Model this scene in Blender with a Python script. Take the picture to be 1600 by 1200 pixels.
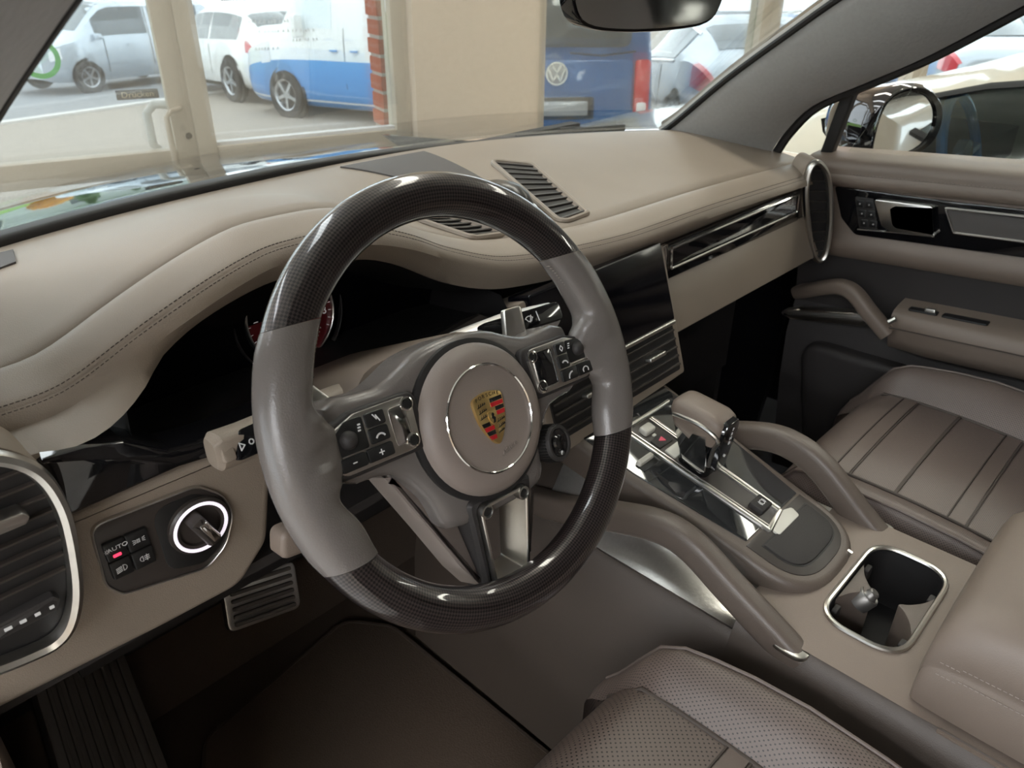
import bpy, bmesh, math, random
from math import sin, cos, pi, radians, sqrt, atan2
from mathutils import Vector, Matrix
random.seed(7)
for o in list(bpy.data.objects):
    bpy.data.objects.remove(o)
SC = bpy.context.scene
COL = SC.collection
# ------------------------------------------------------------------ camera
# car frame: +X to the passenger side, +Y forwards, Z up; cabin floor at Z=0, showroom floor at Z=-0.45
cam_d = bpy.data.cameras.new('camera')
cam = bpy.data.objects.new('camera', cam_d)
COL.objects.link(cam)
cam_d.sensor_fit = 'HORIZONTAL'
cam_d.sensor_width = 36.0
cam_d.lens = 36.0 * 1196.4 / 1600.0
cam_d.clip_start = 0.02
cam_d.clip_end = 300
_p, _y, _r = radians(29.09), radians(46.57), radians(0.515)
_fw = Vector((sin(_y) * cos(_p), cos(_y) * cos(_p), -sin(_p)))
_rt = Vector((cos(_y), -sin(_y), 0))
_up = _rt.cross(_fw)
_r2 = _rt * cos(_r) + _up * sin(_r)
_u2 = -_rt * sin(_r) + _up * cos(_r)
cam.matrix_world = Matrix(((_r2.x, _u2.x, -_fw.x, -0.7522), (_r2.y, _u2.y, -_fw.y, -0.4027), (_r2.z, _u2.z, -_fw.z, 1.0225), (0, 0, 0, 1)))
cam_d.dof.use_dof = True
cam_d.dof.focus_distance = 0.74
cam_d.dof.aperture_fstop = 13.0
SC.camera = cam
# ------------------------------------------------------------------ world, exposure
W = bpy.data.worlds.new('world')
SC.world = W
W.use_nodes = True
bg = W.node_tree.nodes['Background']
bg.inputs['Color'].default_value = (0.88, 0.94, 1.0, 1)
bg.inputs['Strength'].default_value = 4.0
SC.view_settings.view_transform = 'Standard'
SC.view_settings.look = 'None'
SC.view_settings.exposure = 0.0
SC.view_settings.gamma = 1.0
SC.view_settings.use_curve_mapping = False
SC.cycles.use_denoising = True
SC.cycles.max_bounces = 10
SC.cycles.transparent_max_bounces = 16
SC.cycles.sample_clamp_indirect = 6.0
LAMP = 20.0      # radiance of the showroom's ceiling tubes
LAMP_WARM = (1.0, 0.93, 0.83, 1)
LAMP_COOL = (0.93, 0.96, 1.0, 1)
# ------------------------------------------------------------------ materials
MATS = {}
def nodes_of(m):
    return m.node_tree.nodes, m.node_tree.links
def mat(name, col, rough=0.5, metal=0.0, spec=0.5, coat=0.0, emit=None, estr=0.0, bump=None, sheen=0.0):
    """plain principled material; bump = (scale, strength) of a fine noise relief, plus slight colour grain"""
    m = bpy.data.materials.new(name)
    m.use_nodes = True
    n, l = nodes_of(m)
    b = n['Principled BSDF']
    b.inputs['Base Color'].default_value = (*col, 1)
    b.inputs['Roughness'].default_value = rough
    b.inputs['Metallic'].default_value = metal
    b.inputs['Specular IOR Level'].default_value = spec
    b.inputs['Coat Weight'].default_value = coat
    b.inputs['Coat Roughness'].default_value = 0.04
    b.inputs['Sheen Weight'].default_value = sheen
    if emit:
        b.inputs['Emission Color'].default_value = (*emit, 1)
        b.inputs['Emission Strength'].default_value = estr
    if bump:
        tc = n.new('ShaderNodeTexCoord')
        nz = n.new('ShaderNodeTexNoise')
        nz.inputs['Scale'].default_value = bump[0]
        nz.inputs['Detail'].default_value = 3
        l.new(tc.outputs['Object'], nz.inputs['Vector'])
        bp = n.new('ShaderNodeBump')
        bp.inputs['Strength'].default_value = bump[1]
        bp.inputs['Distance'].default_value = 0.001
        l.new(nz.outputs['Fac'], bp.inputs['Height'])
        l.new(bp.outputs['Normal'], b.inputs['Normal'])
        mx = n.new('ShaderNodeMix')
        mx.data_type = 'RGBA'
        mx.inputs[6].default_value = (col[0] * .9, col[1] * .9, col[2] * .9, 1)
        mx.inputs[7].default_value = (min(col[0] * 1.1, 1), min(col[1] * 1.1, 1), min(col[2] * 1.1, 1), 1)
        l.new(nz.outputs['Fac'], mx.inputs[0])
        l.new(mx.outputs[2], b.inputs['Base Color'])
    MATS[name] = m
    return m
def leather(name, col, rough=0.5, cell=900.0, strength=0.25, perf=None):
    """grained leather (voronoi relief); perf = spacing of punched holes in metres"""
    m = mat(name, col, rough)
    n, l = nodes_of(m)
    b = n['Principled BSDF']
    tc = n.new('ShaderNodeTexCoord')
    vo = n.new('ShaderNodeTexVoronoi')
    vo.inputs['Scale'].default_value = cell
    l.new(tc.outputs['Object'], vo.inputs['Vector'])
    bp = n.new('ShaderNodeBump')
    bp.inputs['Strength'].default_value = strength
    bp.inputs['Distance'].default_value = 0.0005
    l.new(vo.outputs['Distance'], bp.inputs['Height'])
    l.new(bp.outputs['Normal'], b.inputs['Normal'])
    nz = n.new('ShaderNodeTexNoise')
    nz.inputs['Scale'].default_value = 9
    nz.inputs['Detail'].default_value = 4
    l.new(tc.outputs['Object'], nz.inputs['Vector'])
    mx = n.new('ShaderNodeMix')
    mx.data_type = 'RGBA'
    mx.inputs[6].default_value = (col[0] * .9, col[1] * .9, col[2] * .9, 1)
    mx.inputs[7].default_value = (col[0] * 1.1, col[1] * 1.1, col[2] * 1.1, 1)
    l.new(nz.outputs['Fac'], mx.inputs[0])
    last = mx.outputs[2]
    if perf:
        uv = n.new('ShaderNodeUVMap')
        mp = n.new('ShaderNodeMapping')
        mp.inputs['Scale'].default_value = (1 / perf, 1 / perf, 1)
        mp.inputs['Rotation'].default_value = (0, 0, radians(45))
        l.new(uv.outputs['UV'], mp.inputs['Vector'])
        fr = n.new('ShaderNodeVectorMath'); fr.operation = 'FRACTION'
        l.new(mp.outputs['Vector'], fr.inputs[0])
        ds = n.new('ShaderNodeVectorMath'); ds.operation = 'DISTANCE'
        ds.inputs[1].default_value = (.5, .5, 0)
        l.new(fr.outputs['Vector'], ds.inputs[0])
        lt = n.new('ShaderNodeMath'); lt.operation = 'LESS_THAN'
        lt.inputs[1].default_value = 0.2
        l.new(ds.outputs['Value'], lt.inputs[0])
        m2 = n.new('ShaderNodeMix'); m2.data_type = 'RGBA'
        m2.inputs[7].default_value = (0.01, 0.008, 0.007, 1)
        l.new(lt.outputs['Value'], m2.inputs[0])
        l.new(last, m2.inputs[6])
        last = m2.outputs[2]
    l.new(last, b.inputs['Base Color'])
    return m
def carbon(name):
    m = mat(name, (0.02, 0.016, 0.016), 0.3, 0.0, 0.5, coat=1.0)
    n, l = nodes_of(m)
    b = n['Principled BSDF']
    b.inputs['Coat Roughness'].default_value = 0.03
    uv = n.new('ShaderNodeUVMap')
    ck = n.new('ShaderNodeTexChecker')
    ck.inputs['Scale'].default_value = 1.0
    ck.inputs['Color1'].default_value = (0.008, 0.006, 0.0065, 1)
    ck.inputs['Color2'].default_value = (0.052, 0.040, 0.038, 1)
    mp = n.new('ShaderNodeMapping')
    mp.inputs['Scale'].default_value = (520, 520, 1)
    mp.inputs['Rotation'].default_value = (0, 0, radians(45))
    l.new(uv.outputs['UV'], mp.inputs['Vector'])
    l.new(mp.outputs['Vector'], ck.inputs['Vector'])
    l.new(ck.outputs['Color'], b.inputs['Base Color'])
    b.inputs['Metallic'].default_value = 0.45
    return m
def glass(name, tint=(1, 1, 1), refl=1.0, rough=0.0):
    """thin pane: transparent with a fresnel mirror on top"""
    m = bpy.data.materials.new(name)
    m.use_nodes = True
    n, l = nodes_of(m)
    n.remove(n['Principled BSDF'])
    out = n['Material Output']
    tr = n.new('ShaderNodeBsdfTransparent'); tr.inputs['Color'].default_value = (*tint, 1)
    gl = n.new('ShaderNodeBsdfGlossy'); gl.inputs['Roughness'].default_value = rough
    fr = n.new('ShaderNodeFresnel'); fr.inputs['IOR'].default_value = 1.45
    mu = n.new('ShaderNodeMath'); mu.operation = 'MULTIPLY'; mu.inputs[1].default_value = refl
    mx = n.new('ShaderNodeMixShader')
    l.new(fr.outputs[0], mu.inputs[0]); l.new(mu.outputs[0], mx.inputs[0])
    l.new(tr.outputs[0], mx.inputs[1]); l.new(gl.outputs[0], mx.inputs[2])
    l.new(mx.outputs[0], out.inputs['Surface'])
    MATS[name] = m
    return m
leather('taupe', (0.262, 0.214, 0.170), 0.5)
leather('handle_leather', (0.108, 0.085, 0.070), 0.42)
leather('taupe_dark', (0.182, 0.142, 0.114), 0.48)
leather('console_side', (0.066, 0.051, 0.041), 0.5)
leather('seat_leather', (0.112, 0.084, 0.071), 0.45)
leather('seat_perforated', (0.112, 0.084, 0.071), 0.45, perf=0.0046)
leather('seat_fine', (0.130, 0.098, 0.084), 0.45, perf=0.0028)
leather('grip_leather', (0.140, 0.124, 0.115), 0.25, 700, 0.18)
leather('hub_leather', (0.21, 0.172, 0.150), 0.45, 1100, 0.2)
carbon('carbon_weave')
mat('gloss_black', (0.006, 0.006, 0.007), 0.06, coat=0.5)
mat('screen_black', (0.004, 0.004, 0.006), 0.12)
mat('panel_glass', (0.02, 0.021, 0.022), 0.05, coat=1.0)
mat('matte_black', (0.010, 0.009, 0.009), 0.55)
mat('soft_black', (0.022, 0.019, 0.018), 0.6, bump=(400, .2))
mat('switch_plastic', (0.035, 0.028, 0.024), 0.42)
mat('button_black', (0.010, 0.010, 0.010), 0.4)
mat('chrome', (0.80, 0.79, 0.77), 0.09, 1.0)
mat('satin_silver', (0.66, 0.64, 0.60), 0.28, 1.0)
mat('brushed_metal', (0.62, 0.60, 0.57), 0.3, 1.0, bump=(300, .15))
mat('silver_paint', (0.62, 0.61, 0.60), 0.35, 0.6)
mat('print_white', (0.75, 0.75, 0.75), 0.5)
mat('print_grey', (0.35, 0.33, 0.32), 0.5)
mat('gold', (0.72, 0.50, 0.20), 0.3, 0.9)
mat('enamel_red', (0.42, 0.012, 0.018), 0.2, coat=.6)
mat('enamel_black', (0.008, 0.008, 0.008), 0.2, coat=.6)
mat('gauge_red', (0.14, 0.006, 0.010), 0.35)
mat('gauge_white', (0.7, 0.66, 0.66), 0.5, emit=(.9, .85, .85), estr=0.15)
mat('led_red', (0.6, 0.02, 0.05), 0.4, emit=(1, .05, .12), estr=1.6)
mat('led_pink', (0.6, 0.3, 0.4), 0.4, emit=(1, .55, .7), estr=1.0)
mat('ring_light', (0.8, 0.76, 0.8), 0.4, emit=(.93, .84, .95), estr=0.85)
mat('hazard_red', (0.75, 0.10, 0.16), 0.4)
mat('key_cream', (0.62, 0.60, 0.53), 0.35)
mat('stitch', (0.055, 0.042, 0.034), 0.7)
mat('stitch_pale', (0.24, 0.20, 0.17), 0.7)
mat('suede', (0.30, 0.288, 0.275), 0.95, spec=.1, bump=(160, .5), sheen=.4)
mat('carpet', (0.085, 0.064, 0.050), 0.98, spec=.05, bump=(500, .9))
mat('mat_carpet', (0.13, 0.096, 0.072), 0.98, spec=.05, bump=(450, .9))
mat('rubber', (0.085, 0.074, 0.065), 0.6)
mat('speaker_mesh', (0.10, 0.09, 0.085), 0.6, 0.2, bump=(1800, .8))
mat('door_dark', (0.030, 0.026, 0.025), 0.6, bump=(500, .2))
mat('mirror', (0.93, 0.94, 0.94), 0.015, 1.0)
mat('mirror_dim', (0.78, 0.80, 0.79), 0.06, 1.0)
mat('dark_metal', (0.20, 0.19, 0.18), 0.4, 0.8)
mat('clock_black', (0.02, 0.018, 0.017), 0.3)
mat('car_black', (0.005, 0.005, 0.006), 0.05, coat=1.0)
glass('windscreen_glass', (0.96, 0.985, 0.975), 0.55)
glass('side_glass', (0.93, 0.96, 0.95), 0.5)
glass('tinted_glass', (0.38, 0.40, 0.40), 0.6)
glass('shop_glass', (0.97, 0.99, 0.99), 0.35)
# ------------------------------------------------------------------ builders
def thing(name, label, cat, loc=(0, 0, 0), M=None, group=None):
    o = bpy.data.objects.new(name, None)
    COL.objects.link(o)
    o.empty_display_size = 0.05
    o.matrix_world = M.copy() if M else Matrix.Translation(loc)
    o['label'] = label; o['category'] = cat
    if group: o['group'] = group
    return o
def tag(o, label, cat, group=None):
    o['label'] = label; o['category'] = cat
    if group: o['group'] = group
    return o
INV = {}
def mesh(name, verts, faces, m, parent=None, world=False, smooth=True, angle=38, uvs=None):
    """ONE mesh object. world=True: verts are world coordinates, moved into the parent's frame"""
    if world and parent is not None:
        q = parent; M = q.matrix_basis.copy()
        while q.parent:
            q = q.parent; M = q.matrix_basis @ M
        M = M.inverted()
        verts = [M @ Vector(v) for v in verts]
    me = bpy.data.meshes.new(name)
    me.from_pydata([tuple(v) for v in verts], [], faces)
    if uvs:
        ul = me.uv_layers.new(name='UVMap')
        for lp in me.loops:
            ul.data[lp.index].uv = uvs[lp.vertex_index]
    bm = bmesh.new(); bm.from_mesh(me)
    bmesh.ops.recalc_face_normals(bm, faces=bm.faces)
    bm.to_mesh(me); bm.free()
    me.materials.append(MATS[m])
    if smooth:
        for p in me.polygons: p.use_smooth = True
        me.set_sharp_from_angle(angle=radians(angle))
    o = bpy.data.objects.new(name, me)
    COL.objects.link(o)
    if parent is not None: o.parent = parent
    return o
def struct(o):
    o['kind'] = 'structure'
    return o
def grid(rows, cu=False, cv=False):
    """rows of points -> verts, faces"""
    nu, nv = len(rows), len(rows[0])
    vs = [p for r in rows for p in r]
    fs = []
    for i in range(nu if cu else nu - 1):
        for j in range(nv if cv else nv - 1):
            a = i * nv + j; b = i * nv + (j + 1) % nv
            c = ((i + 1) % nu) * nv + (j + 1) % nv; d = ((i + 1) % nu) * nv + j
            fs.append((a, b, c, d))
    return vs, fs
def thick(rows, off):
    """closed slab from a grid of points and an offset vector (or function of the point)"""
    f = off if callable(off) else (lambda p: Vector(off))
    nu, nv = len(rows), len(rows[0])
    a, fa = grid(rows)
    b = [Vector(p) + f(p) for p in a]
    n = len(a)
    fs = list(fa) + [tuple(n + i for i in reversed(q)) for q in fa]
    edge = [j for j in range(nv)] + [i * nv + nv - 1 for i in range(1, nu)] + [(nu - 1) * nv + j for j in range(nv - 2, -1, -1)] + [i * nv for i in range(nu - 2, 0, -1)]
    for k in range(len(edge)):
        p, q = edge[k], edge[(k + 1) % len(edge)]
        fs.append((p, q, n + q, n + p))
    return a + b, fs
def box(cx, cy, cz, sx, sy, sz):
    vs = [(cx + sx * i / 2, cy + sy * j / 2, cz + sz * k / 2) for i in (-1, 1) for j in (-1, 1) for k in (-1, 1)]
    return vs, [(0, 1, 3, 2), (4, 6, 7, 5), (0, 4, 5, 1), (2, 3, 7, 6), (0, 2, 6, 4), (1, 5, 7, 3)]
def join(*vf):
    V, F = [], []
    for v, f in vf:
        k = len(V); V += list(v); F += [tuple(i + k for i in q) for q in f]
    return V, F
def rpoly(pts, r, n=5):
    """round the corners of a closed 2D polygon; r number or list"""
    out = []
    N = len(pts)
    for i in range(N):
        p0, p, p1 = Vector(pts[i - 1]), Vector(pts[i]), Vector(pts[(i + 1) % N])
        rr = r[i] if isinstance(r, (list, tuple)) else r
        a, b = p0 - p, p1 - p
        la, lb = a.length, b.length
        a.normalize(); b.normalize()
        ang = a.angle(b)
        t = min(rr / max(math.tan(ang / 2), 1e-4), la * .49, lb * .49)
        s, e = p + a * t, p + b * t
        for k in range(n + 1):
            u = k / n
            out.append(tuple(s * (1 - u) ** 2 + p * 2 * u * (1 - u) + e * u * u))
    return out
def rrect(cx, cy, w, h, r, n=5):
    return rpoly([(cx - w / 2, cy - h / 2), (cx + w / 2, cy - h / 2), (cx + w / 2, cy + h / 2), (cx - w / 2, cy + h / 2)], r, n)
def inset(pts, d):
    """move a closed 2D outline inwards by d"""
    N = len(pts)
    ar = sum(pts[i][0] * pts[(i + 1) % N][1] - pts[(i + 1) % N][0] * pts[i][1] for i in range(N))
    s = 1 if ar > 0 else -1
    out = []
    for i in range(N):
        a, b, c = Vector(pts[i - 1]), Vector(pts[i]), Vector(pts[(i + 1) % N])
        e1, e2 = (b - a), (c - b)
        if e1.length < 1e-9: e1 = e2
        if e2.length < 1e-9: e2 = e1
        e1 = e1.normalized(); e2 = e2.normalized()
        n = Vector((-e1.y - e2.y, e1.x + e2.x)) * s
        if n.length < 1e-6: n = Vector((-e1.y, e1.x)) * s
        n.normalize()
        k = max(n.dot(Vector((-e1.y, e1.x)) * s), .5)
        out.append(tuple(b + n * d / k))
    return out
def prism(pts, z0, z1, bev=0.0, steps=2):
    """extruded outline with a rounded upper edge"""
    rings = [[(x, y, z0) for x, y in pts]]
    if bev > 0:
        for k in range(steps + 1):
            a = pi / 2 * k / steps
            q = inset(pts, bev * (1 - cos(a)))
            rings.append([(x, y, z1 - bev + bev * sin(a)) for x, y in q])
    else:
        rings.append([(x, y, z1) for x, y in pts])
    vs, fs = grid(rings, cv=True)
    n = len(pts)
    fs.append(tuple(range(n)))
    fs.append(tuple(len(vs) - n + i for i in range(n)))
    return vs, fs
def ringprism(outer, inner, z0, z1, bev=0.0):
    """flat frame between two outlines with equal point counts"""
    if bev > 0:
        rings = [[(x, y, z0) for x, y in outer], [(x, y, z1 - bev) for x, y in outer], [(x, y, z1) for x, y in inset(outer, bev)],
                 [(x, y, z1) for x, y in inset(inner, -bev)], [(x, y, z1 - bev) for x, y in inner], [(x, y, z0) for x, y in inner]]
    else:
        rings = [[(x, y, z0) for x, y in outer], [(x, y, z1) for x, y in outer], [(x, y, z1) for x, y in inner], [(x, y, z0) for x, y in inner]]
    return grid(rings, cu=True, cv=True)
def circ(cx, cy, r, n=32, ry=None):
    return [(cx + r * cos(2 * pi * k / n), cy + (ry or r) * sin(2 * pi * k / n)) for k in range(n)]
def lathe(prof, n=32, cx=0, cy=0):
    """profile (r, z) turned about local z"""
    rows = [[(cx + r * cos(2 * pi * k / n), cy + r * sin(2 * pi * k / n), z) for k in range(n)] for r, z in prof]
    vs, fs = grid(rows, cv=True)
    fs.append(tuple(range(n)))
    fs.append(tuple(len(vs) - n + i for i in range(n)))
    return vs, fs
def catmull(pts, per=6, closed=False):
    P = [Vector(p) for p in pts]
    N = len(P); out = []
    for i in range(N if closed else N - 1):
        p0 = P[i - 1] if (closed or i > 0) else P[0] * 2 - P[1]
        p1 = P[i]; p2 = P[(i + 1) % N]
        p3 = P[(i + 2) % N] if (closed or i + 2 < N) else P[-1] * 2 - P[-2]
        for k in range(per):
            t = k / per
            out.append(0.5 * ((2 * p1) + (p2 - p0) * t + (2 * p0 - 5 * p1 + 4 * p2 - p3) * t * t + (3 * p1 - p0 - 3 * p2 + p3) * t ** 3))
    if not closed: out.append(P[-1])
    return out
def sweep(path, sec, up=(0, 0, 1), closed=False, scale=None):
    """section (list of (a,b)) along a 3D path; a along side, b along up"""
    P = [Vector(p) for p in path]; N = len(P); U = Vector(up)
    rows = []
    for i in range(N):
        t = (P[(i + 1) % N] - P[i - 1]) if (closed or 0 < i < N - 1) else (P[1] - P[0] if i == 0 else P[-1] - P[-2])
        t.normalize()
        s = t.cross(U)
        if s.length < 1e-5: s = t.cross(Vector((1, 0, 0)))
        s.normalize(); u = s.cross(t)
        k = scale(i / (N - 1)) if scale else 1
        rows.append([P[i] + s * a * k + u * b * k for a, b in sec])
    vs, fs = grid(rows, cu=closed, cv=True)
    if not closed:
        n = len(sec)
        fs.append(tuple(range(n))); fs.append(tuple(len(vs) - n + i for i in range(n)))
    return vs, fs
def tube(path, r, n=10, closed=False, up=(0, 0, 1), ry=None):
    return sweep(path, circ(0, 0, r, n, ry), up, closed)
def strokes(lines, w, z, h=0.0004):
    """drawn symbol: polylines as thin raised ribbons in the local xy plane"""
    V, F = [], []
    for ln in lines:
        for a, b in zip(ln[:-1], ln[1:]):
            a, b = Vector(a), Vector(b)
            d = (b - a).normalized(); n = Vector((-d.y, d.x)) * w / 2; e = d * w * .35
            q = [a - e - n, b + e - n, b + e + n, a - e + n]
            k = len(V)
            V += [(p.x, p.y, z) for p in q] + [(p.x, p.y, z + h) for p in q]
            F += [(k + 4, k + 5, k + 6, k + 7), (k, k + 1, k + 5, k + 4), (k + 1, k + 2, k + 6, k + 5), (k + 2, k + 3, k + 7, k + 6), (k + 3, k, k + 4, k + 7)]
    return V, F
def arc(cx, cy, r, a0, a1, n=8):
    return [(cx + r * cos(radians(a0 + (a1 - a0) * k / n)), cy + r * sin(radians(a0 + (a1 - a0) * k / n))) for k in range(n + 1)]
def text(name, body, size, m, parent, loc, rot=0.0, depth=0.0003, sx=1.0, M=None):
    cu = bpy.data.curves.new(name, 'FONT')
    cu.body = body; cu.size = size; cu.align_x = 'CENTER'; cu.align_y = 'CENTER'; cu.extrude = depth
    t = bpy.data.objects.new(name + '_tmp', cu)
    COL.objects.link(t)
    dg = bpy.context.evaluated_depsgraph_get()
    me = bpy.data.meshes.new_from_object(t.evaluated_get(dg))
    bpy.data.objects.remove(t); bpy.data.curves.remove(cu)
    me.name = name
    me.materials.clear(); me.materials.append(MATS[m])
    X = M if M else Matrix.Translation(loc) @ Matrix.Rotation(rot, 4, 'Z') @ Matrix.Diagonal((sx, 1, 1, 1))
    me.transform(X)
    o = bpy.data.objects.new(name, me); COL.objects.link(o); o.parent = parent
    return o
def frame(O, ex, ey):
    """matrix of a local frame: x along ex, y along ey, z = ex x ey"""
    ex = Vector(ex).normalized(); ez = ex.cross(Vector(ey)).normalized(); ey = ez.cross(ex)
    O = Vector(O)
    return Matrix(((ex.x, ey.x, ez.x, O.x), (ex.y, ey.y, ez.y, O.y), (ex.z, ey.z, ez.z, O.z), (0, 0, 0, 1)))
def interp(tab, x):
    """smooth monotone table lookup"""
    if x <= tab[0][0]: return tab[0][1]
    for (x0, y0), (x1, y1) in zip(tab[:-1], tab[1:]):
        if x <= x1:
            i = tab.index((x0, y0)); h = x1 - x0; d = (y1 - y0) / h
            def slope(k):
                if k <= 0 or k >= len(tab) - 1: return (tab[min(k + 1, len(tab) - 1)][1] - tab[max(k - 1, 0)][1]) / (tab[min(k + 1, len(tab) - 1)][0] - tab[max(k - 1, 0)][0])
                return (tab[k + 1][1] - tab[k - 1][1]) / (tab[k + 1][0] - tab[k - 1][0])
            m0, m1 = slope(i), slope(i + 1); t = (x - x0) / h
            return (2 * t ** 3 - 3 * t * t + 1) * y0 + (t ** 3 - 2 * t * t + t) * h * m0 + (3 * t * t - 2 * t ** 3) * y1 + (t ** 3 - t * t) * h * m1
    return tab[-1][1]
def lin(a, b, n):
    return [a + (b - a) * k / (n - 1) for k in range(n)]
# ------------------------------------------------------------------ showroom shell (facade frame: x along the glass front, y up, z into the room)
E_ = Vector((0.9563, -0.2924, 0)); N_ = Vector((0.2924, 0.9563, 0))
FO = Vector((0.154, 2.562, -0.45))
FM = frame(FO, E_, (0, 0, 1))
def fac(x, y, z=0.0):
    return FM @ Vector((x, y, z))
mat('wall_paint', (0.60, 0.50, 0.40), 0.8, bump=(60, .1))
mat('frame_paint', (0.46, 0.40, 0.32), 0.5, bump=(200, .05))
mat('ceiling_white', (0.75, 0.73, 0.70), 0.9, bump=(40, .1))
mat('lamp_body', (0.7, 0.7, 0.7), 0.5)
mat('bronze', (0.022, 0.015, 0.010), 0.5)
mat('bronze_gold', (0.45, 0.36, 0.22), 0.5)
mat('sticker_green', (0.10, 0.48, 0.10), 0.5)
mat('brick_red', (0.40, 0.11, 0.055), 0.85, bump=(150, .4))
mat('mortar', (0.45, 0.42, 0.38), 0.9)
def tiles(name, c1, c2, cm, scale, rough, msize=.015):
    m = mat(name, c1, rough)
    n, l = nodes_of(m)
    tc = n.new('ShaderNodeTexCoord')
    br = n.new('ShaderNodeTexBrick')
    br.inputs['Scale'].default_value = scale
    br.inputs['Color1'].default_value = (*c1, 1); br.inputs['Color2'].default_value = (*c2, 1); br.inputs['Mortar'].default_value = (*cm, 1)
    br.inputs['Mortar Size'].default_value = msize
    l.new(tc.outputs['Object'], br.inputs['Vector'])
    l.new(br.outputs['Color'], n['Principled BSDF'].inputs['Base Color'])
    return m
tiles('floor_tile', (.42, .40, .37), (.44, .42, .39), (.36, .34, .31), 1.6, 0.25, .008)
tiles('paving', (.40, .345, .29), (.34, .295, .25), (.22, .19, .16), 4.0, 0.9, .03)
mat('asphalt', (0.25, 0.26, 0.275), 0.95, bump=(90, .5))
mat('kerb_stone', (0.62, 0.60, 0.57), 0.9, bump=(50, .3))
mat('grass', (0.20, 0.36, 0.05), 0.95, bump=(40, .8))
def fbox(name, x0, x1, y0, y1, z0, z1, m, parent=None, bev=0.0):
    vs, fs = prism([(x0, y0), (x1, y0), (x1, y1), (x0, y1)], z0, z1, bev)
    return mesh(name, [FM @ Vector(v) for v in vs], fs, m, parent, world=True, smooth=bev > 0)
RX0, RX1, RZ1, RH = -5.0, 14.0, 10.0, 3.0
struct(fbox('floor', RX0, RX1, -0.12, 0.0, -0.05, RZ1, 'floor_tile'))
struct(fbox('ceiling', RX0 - .2, RX1 + .2, RH, RH + 0.15, -0.3, RZ1 + .2, 'ceiling_white'))
wl = struct(fbox('wall_left', RX0 - .2, RX0, -0.12, RH, 6.5, RZ1, 'wall_paint'))
fbox('sill_wall', RX0 - .2, RX0, -0.12, .35, -0.05, 6.5, 'wall_paint', wl)
fbox('lintel', RX0 - .2, RX0, 2.6, RH, -0.05, 6.5, 'wall_paint', wl)
struct(fbox('wall_right', RX1, RX1 + .2, -0.12, RH, -0.05, RZ1, 'wall_paint'))
wb = struct(fbox('wall_back', RX0, 2.6, 0.0, RH, RZ1, RZ1 + .2, 'wall_paint'))
fbox('wall_section', 6.4, RX1, 0.0, RH, RZ1, RZ1 + .2, 'wall_paint', wb)
fbox('wall_section', 2.6, 6.4, 0.0, .8, RZ1, RZ1 + .2, 'wall_paint', wb)
fbox('wall_section', 2.6, 6.4, 2.3, RH, RZ1, RZ1 + .2, 'wall_paint', wb)
w9 = thing('window_9', 'wide three-pane window in the back wall of the showroom', 'window', fac(4.5, .8, RZ1 + .1)); w9['kind'] = 'structure'
for k in range(4): fbox('mullion', 2.6 + k * 1.24, 2.68 + k * 1.24, .8, 2.3, RZ1 + .06, RZ1 + .14, 'frame_paint', w9)
for k in range(3): fbox('pane', 2.68 + k * 1.24, 2.6 + (k + 1) * 1.24, .8, 2.3, RZ1 + .095, RZ1 + .105, 'shop_glass', w9)
# front: lintel, beige wall piece, left wall piece
wf = struct(fbox('wall_front', 1.25, 1.82, 0.0, RH, -0.12, 0.10, 'wall_paint'))
fbox('lintel', RX0, 1.25, 2.35, RH, -0.12, 0.06, 'wall_paint', wf)
fbox('lintel', 1.82, RX1, 2.35, RH, -0.12, 0.06, 'wall_paint', wf)
# the glazed entrance door
dr = thing('door_1', 'beige framed glass entrance door with pull handle seen past the wheel', 'door', fac(-0.2, 0, 0))
dr['kind'] = 'structure'
fbox('stile', 0.336, 0.408, 0.0, 2.2, -0.03, 0.03, 'frame_paint', dr, .004)
fbox('stile', -0.75, -0.68, 0.0, 2.2, -0.03, 0.03, 'frame_paint', dr, .004)
fbox('rail', -0.68, 0.336, 0.770, 0.854, -0.03, 0.03, 'frame_paint', dr, .004)
fbox('rail', -0.68, 0.336, 0.0, 0.10, -0.03, 0.03, 'frame_paint', dr, .004)
fbox('rail', -0.68, 0.336, 2.12, 2.2, -0.03, 0.03, 'frame_paint', dr, .004)
fbox('pane', -0.68, 0.336, 0.854, 2.12, -0.004, 0.004, 'shop_glass', dr)
fbox('pane', -0.68, 0.336, 0.10, 0.770, -0.004, 0.004, 'shop_glass', dr)
hp = [fac(.372, 1.0, .03), fac(.368, 1.0, .055), fac(.335, .995, .07), fac(.318, .975, .07), fac(.318, .81, .07), fac(.335, .792, .07), fac(.368, .788, .055), fac(.372, .788, .03)]
v, f = tube(hp, .0095, 10, up=N_)
mesh('handle', v, f, 'frame_paint', dr, world=True)
hp = [fac(.36, 1.0, -.03), fac(.30, 1.0, -.07), fac(.27, .97, -.08), fac(.27, .86, -.08), fac(.30, .83, -.07), fac(.36, .83, -.03)]
v, f = tube(hp, .016, 10, up=N_)
mesh('outer_handle', v, f, 'kerb_stone', dr, world=True)
v, f = lathe([(.011, 0), (.011, .004), (.008, .006), (0.001, .006)], 16)
mesh('lock_cylinder', [fac(.385, .90, .03) + E_ * p[0] + Vector((0, 0, p[1])) - N_ * p[2] for p in v], f, 'bronze', dr, world=True)
sg = thing('push_sign', 'small dark sign with gold lettering stuck on the glass door', 'sign', M=FM @ Matrix.Translation((.247, 1.048, .0045)))
v, f = prism(rrect(0, 0, .136, .032, .002), 0, .002)
mesh('plate', v, f, 'bronze', sg)
text('lettering', 'Drücken', .026, 'bronze_gold', sg, (0, -.001, .0021), sx=1.15)
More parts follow.
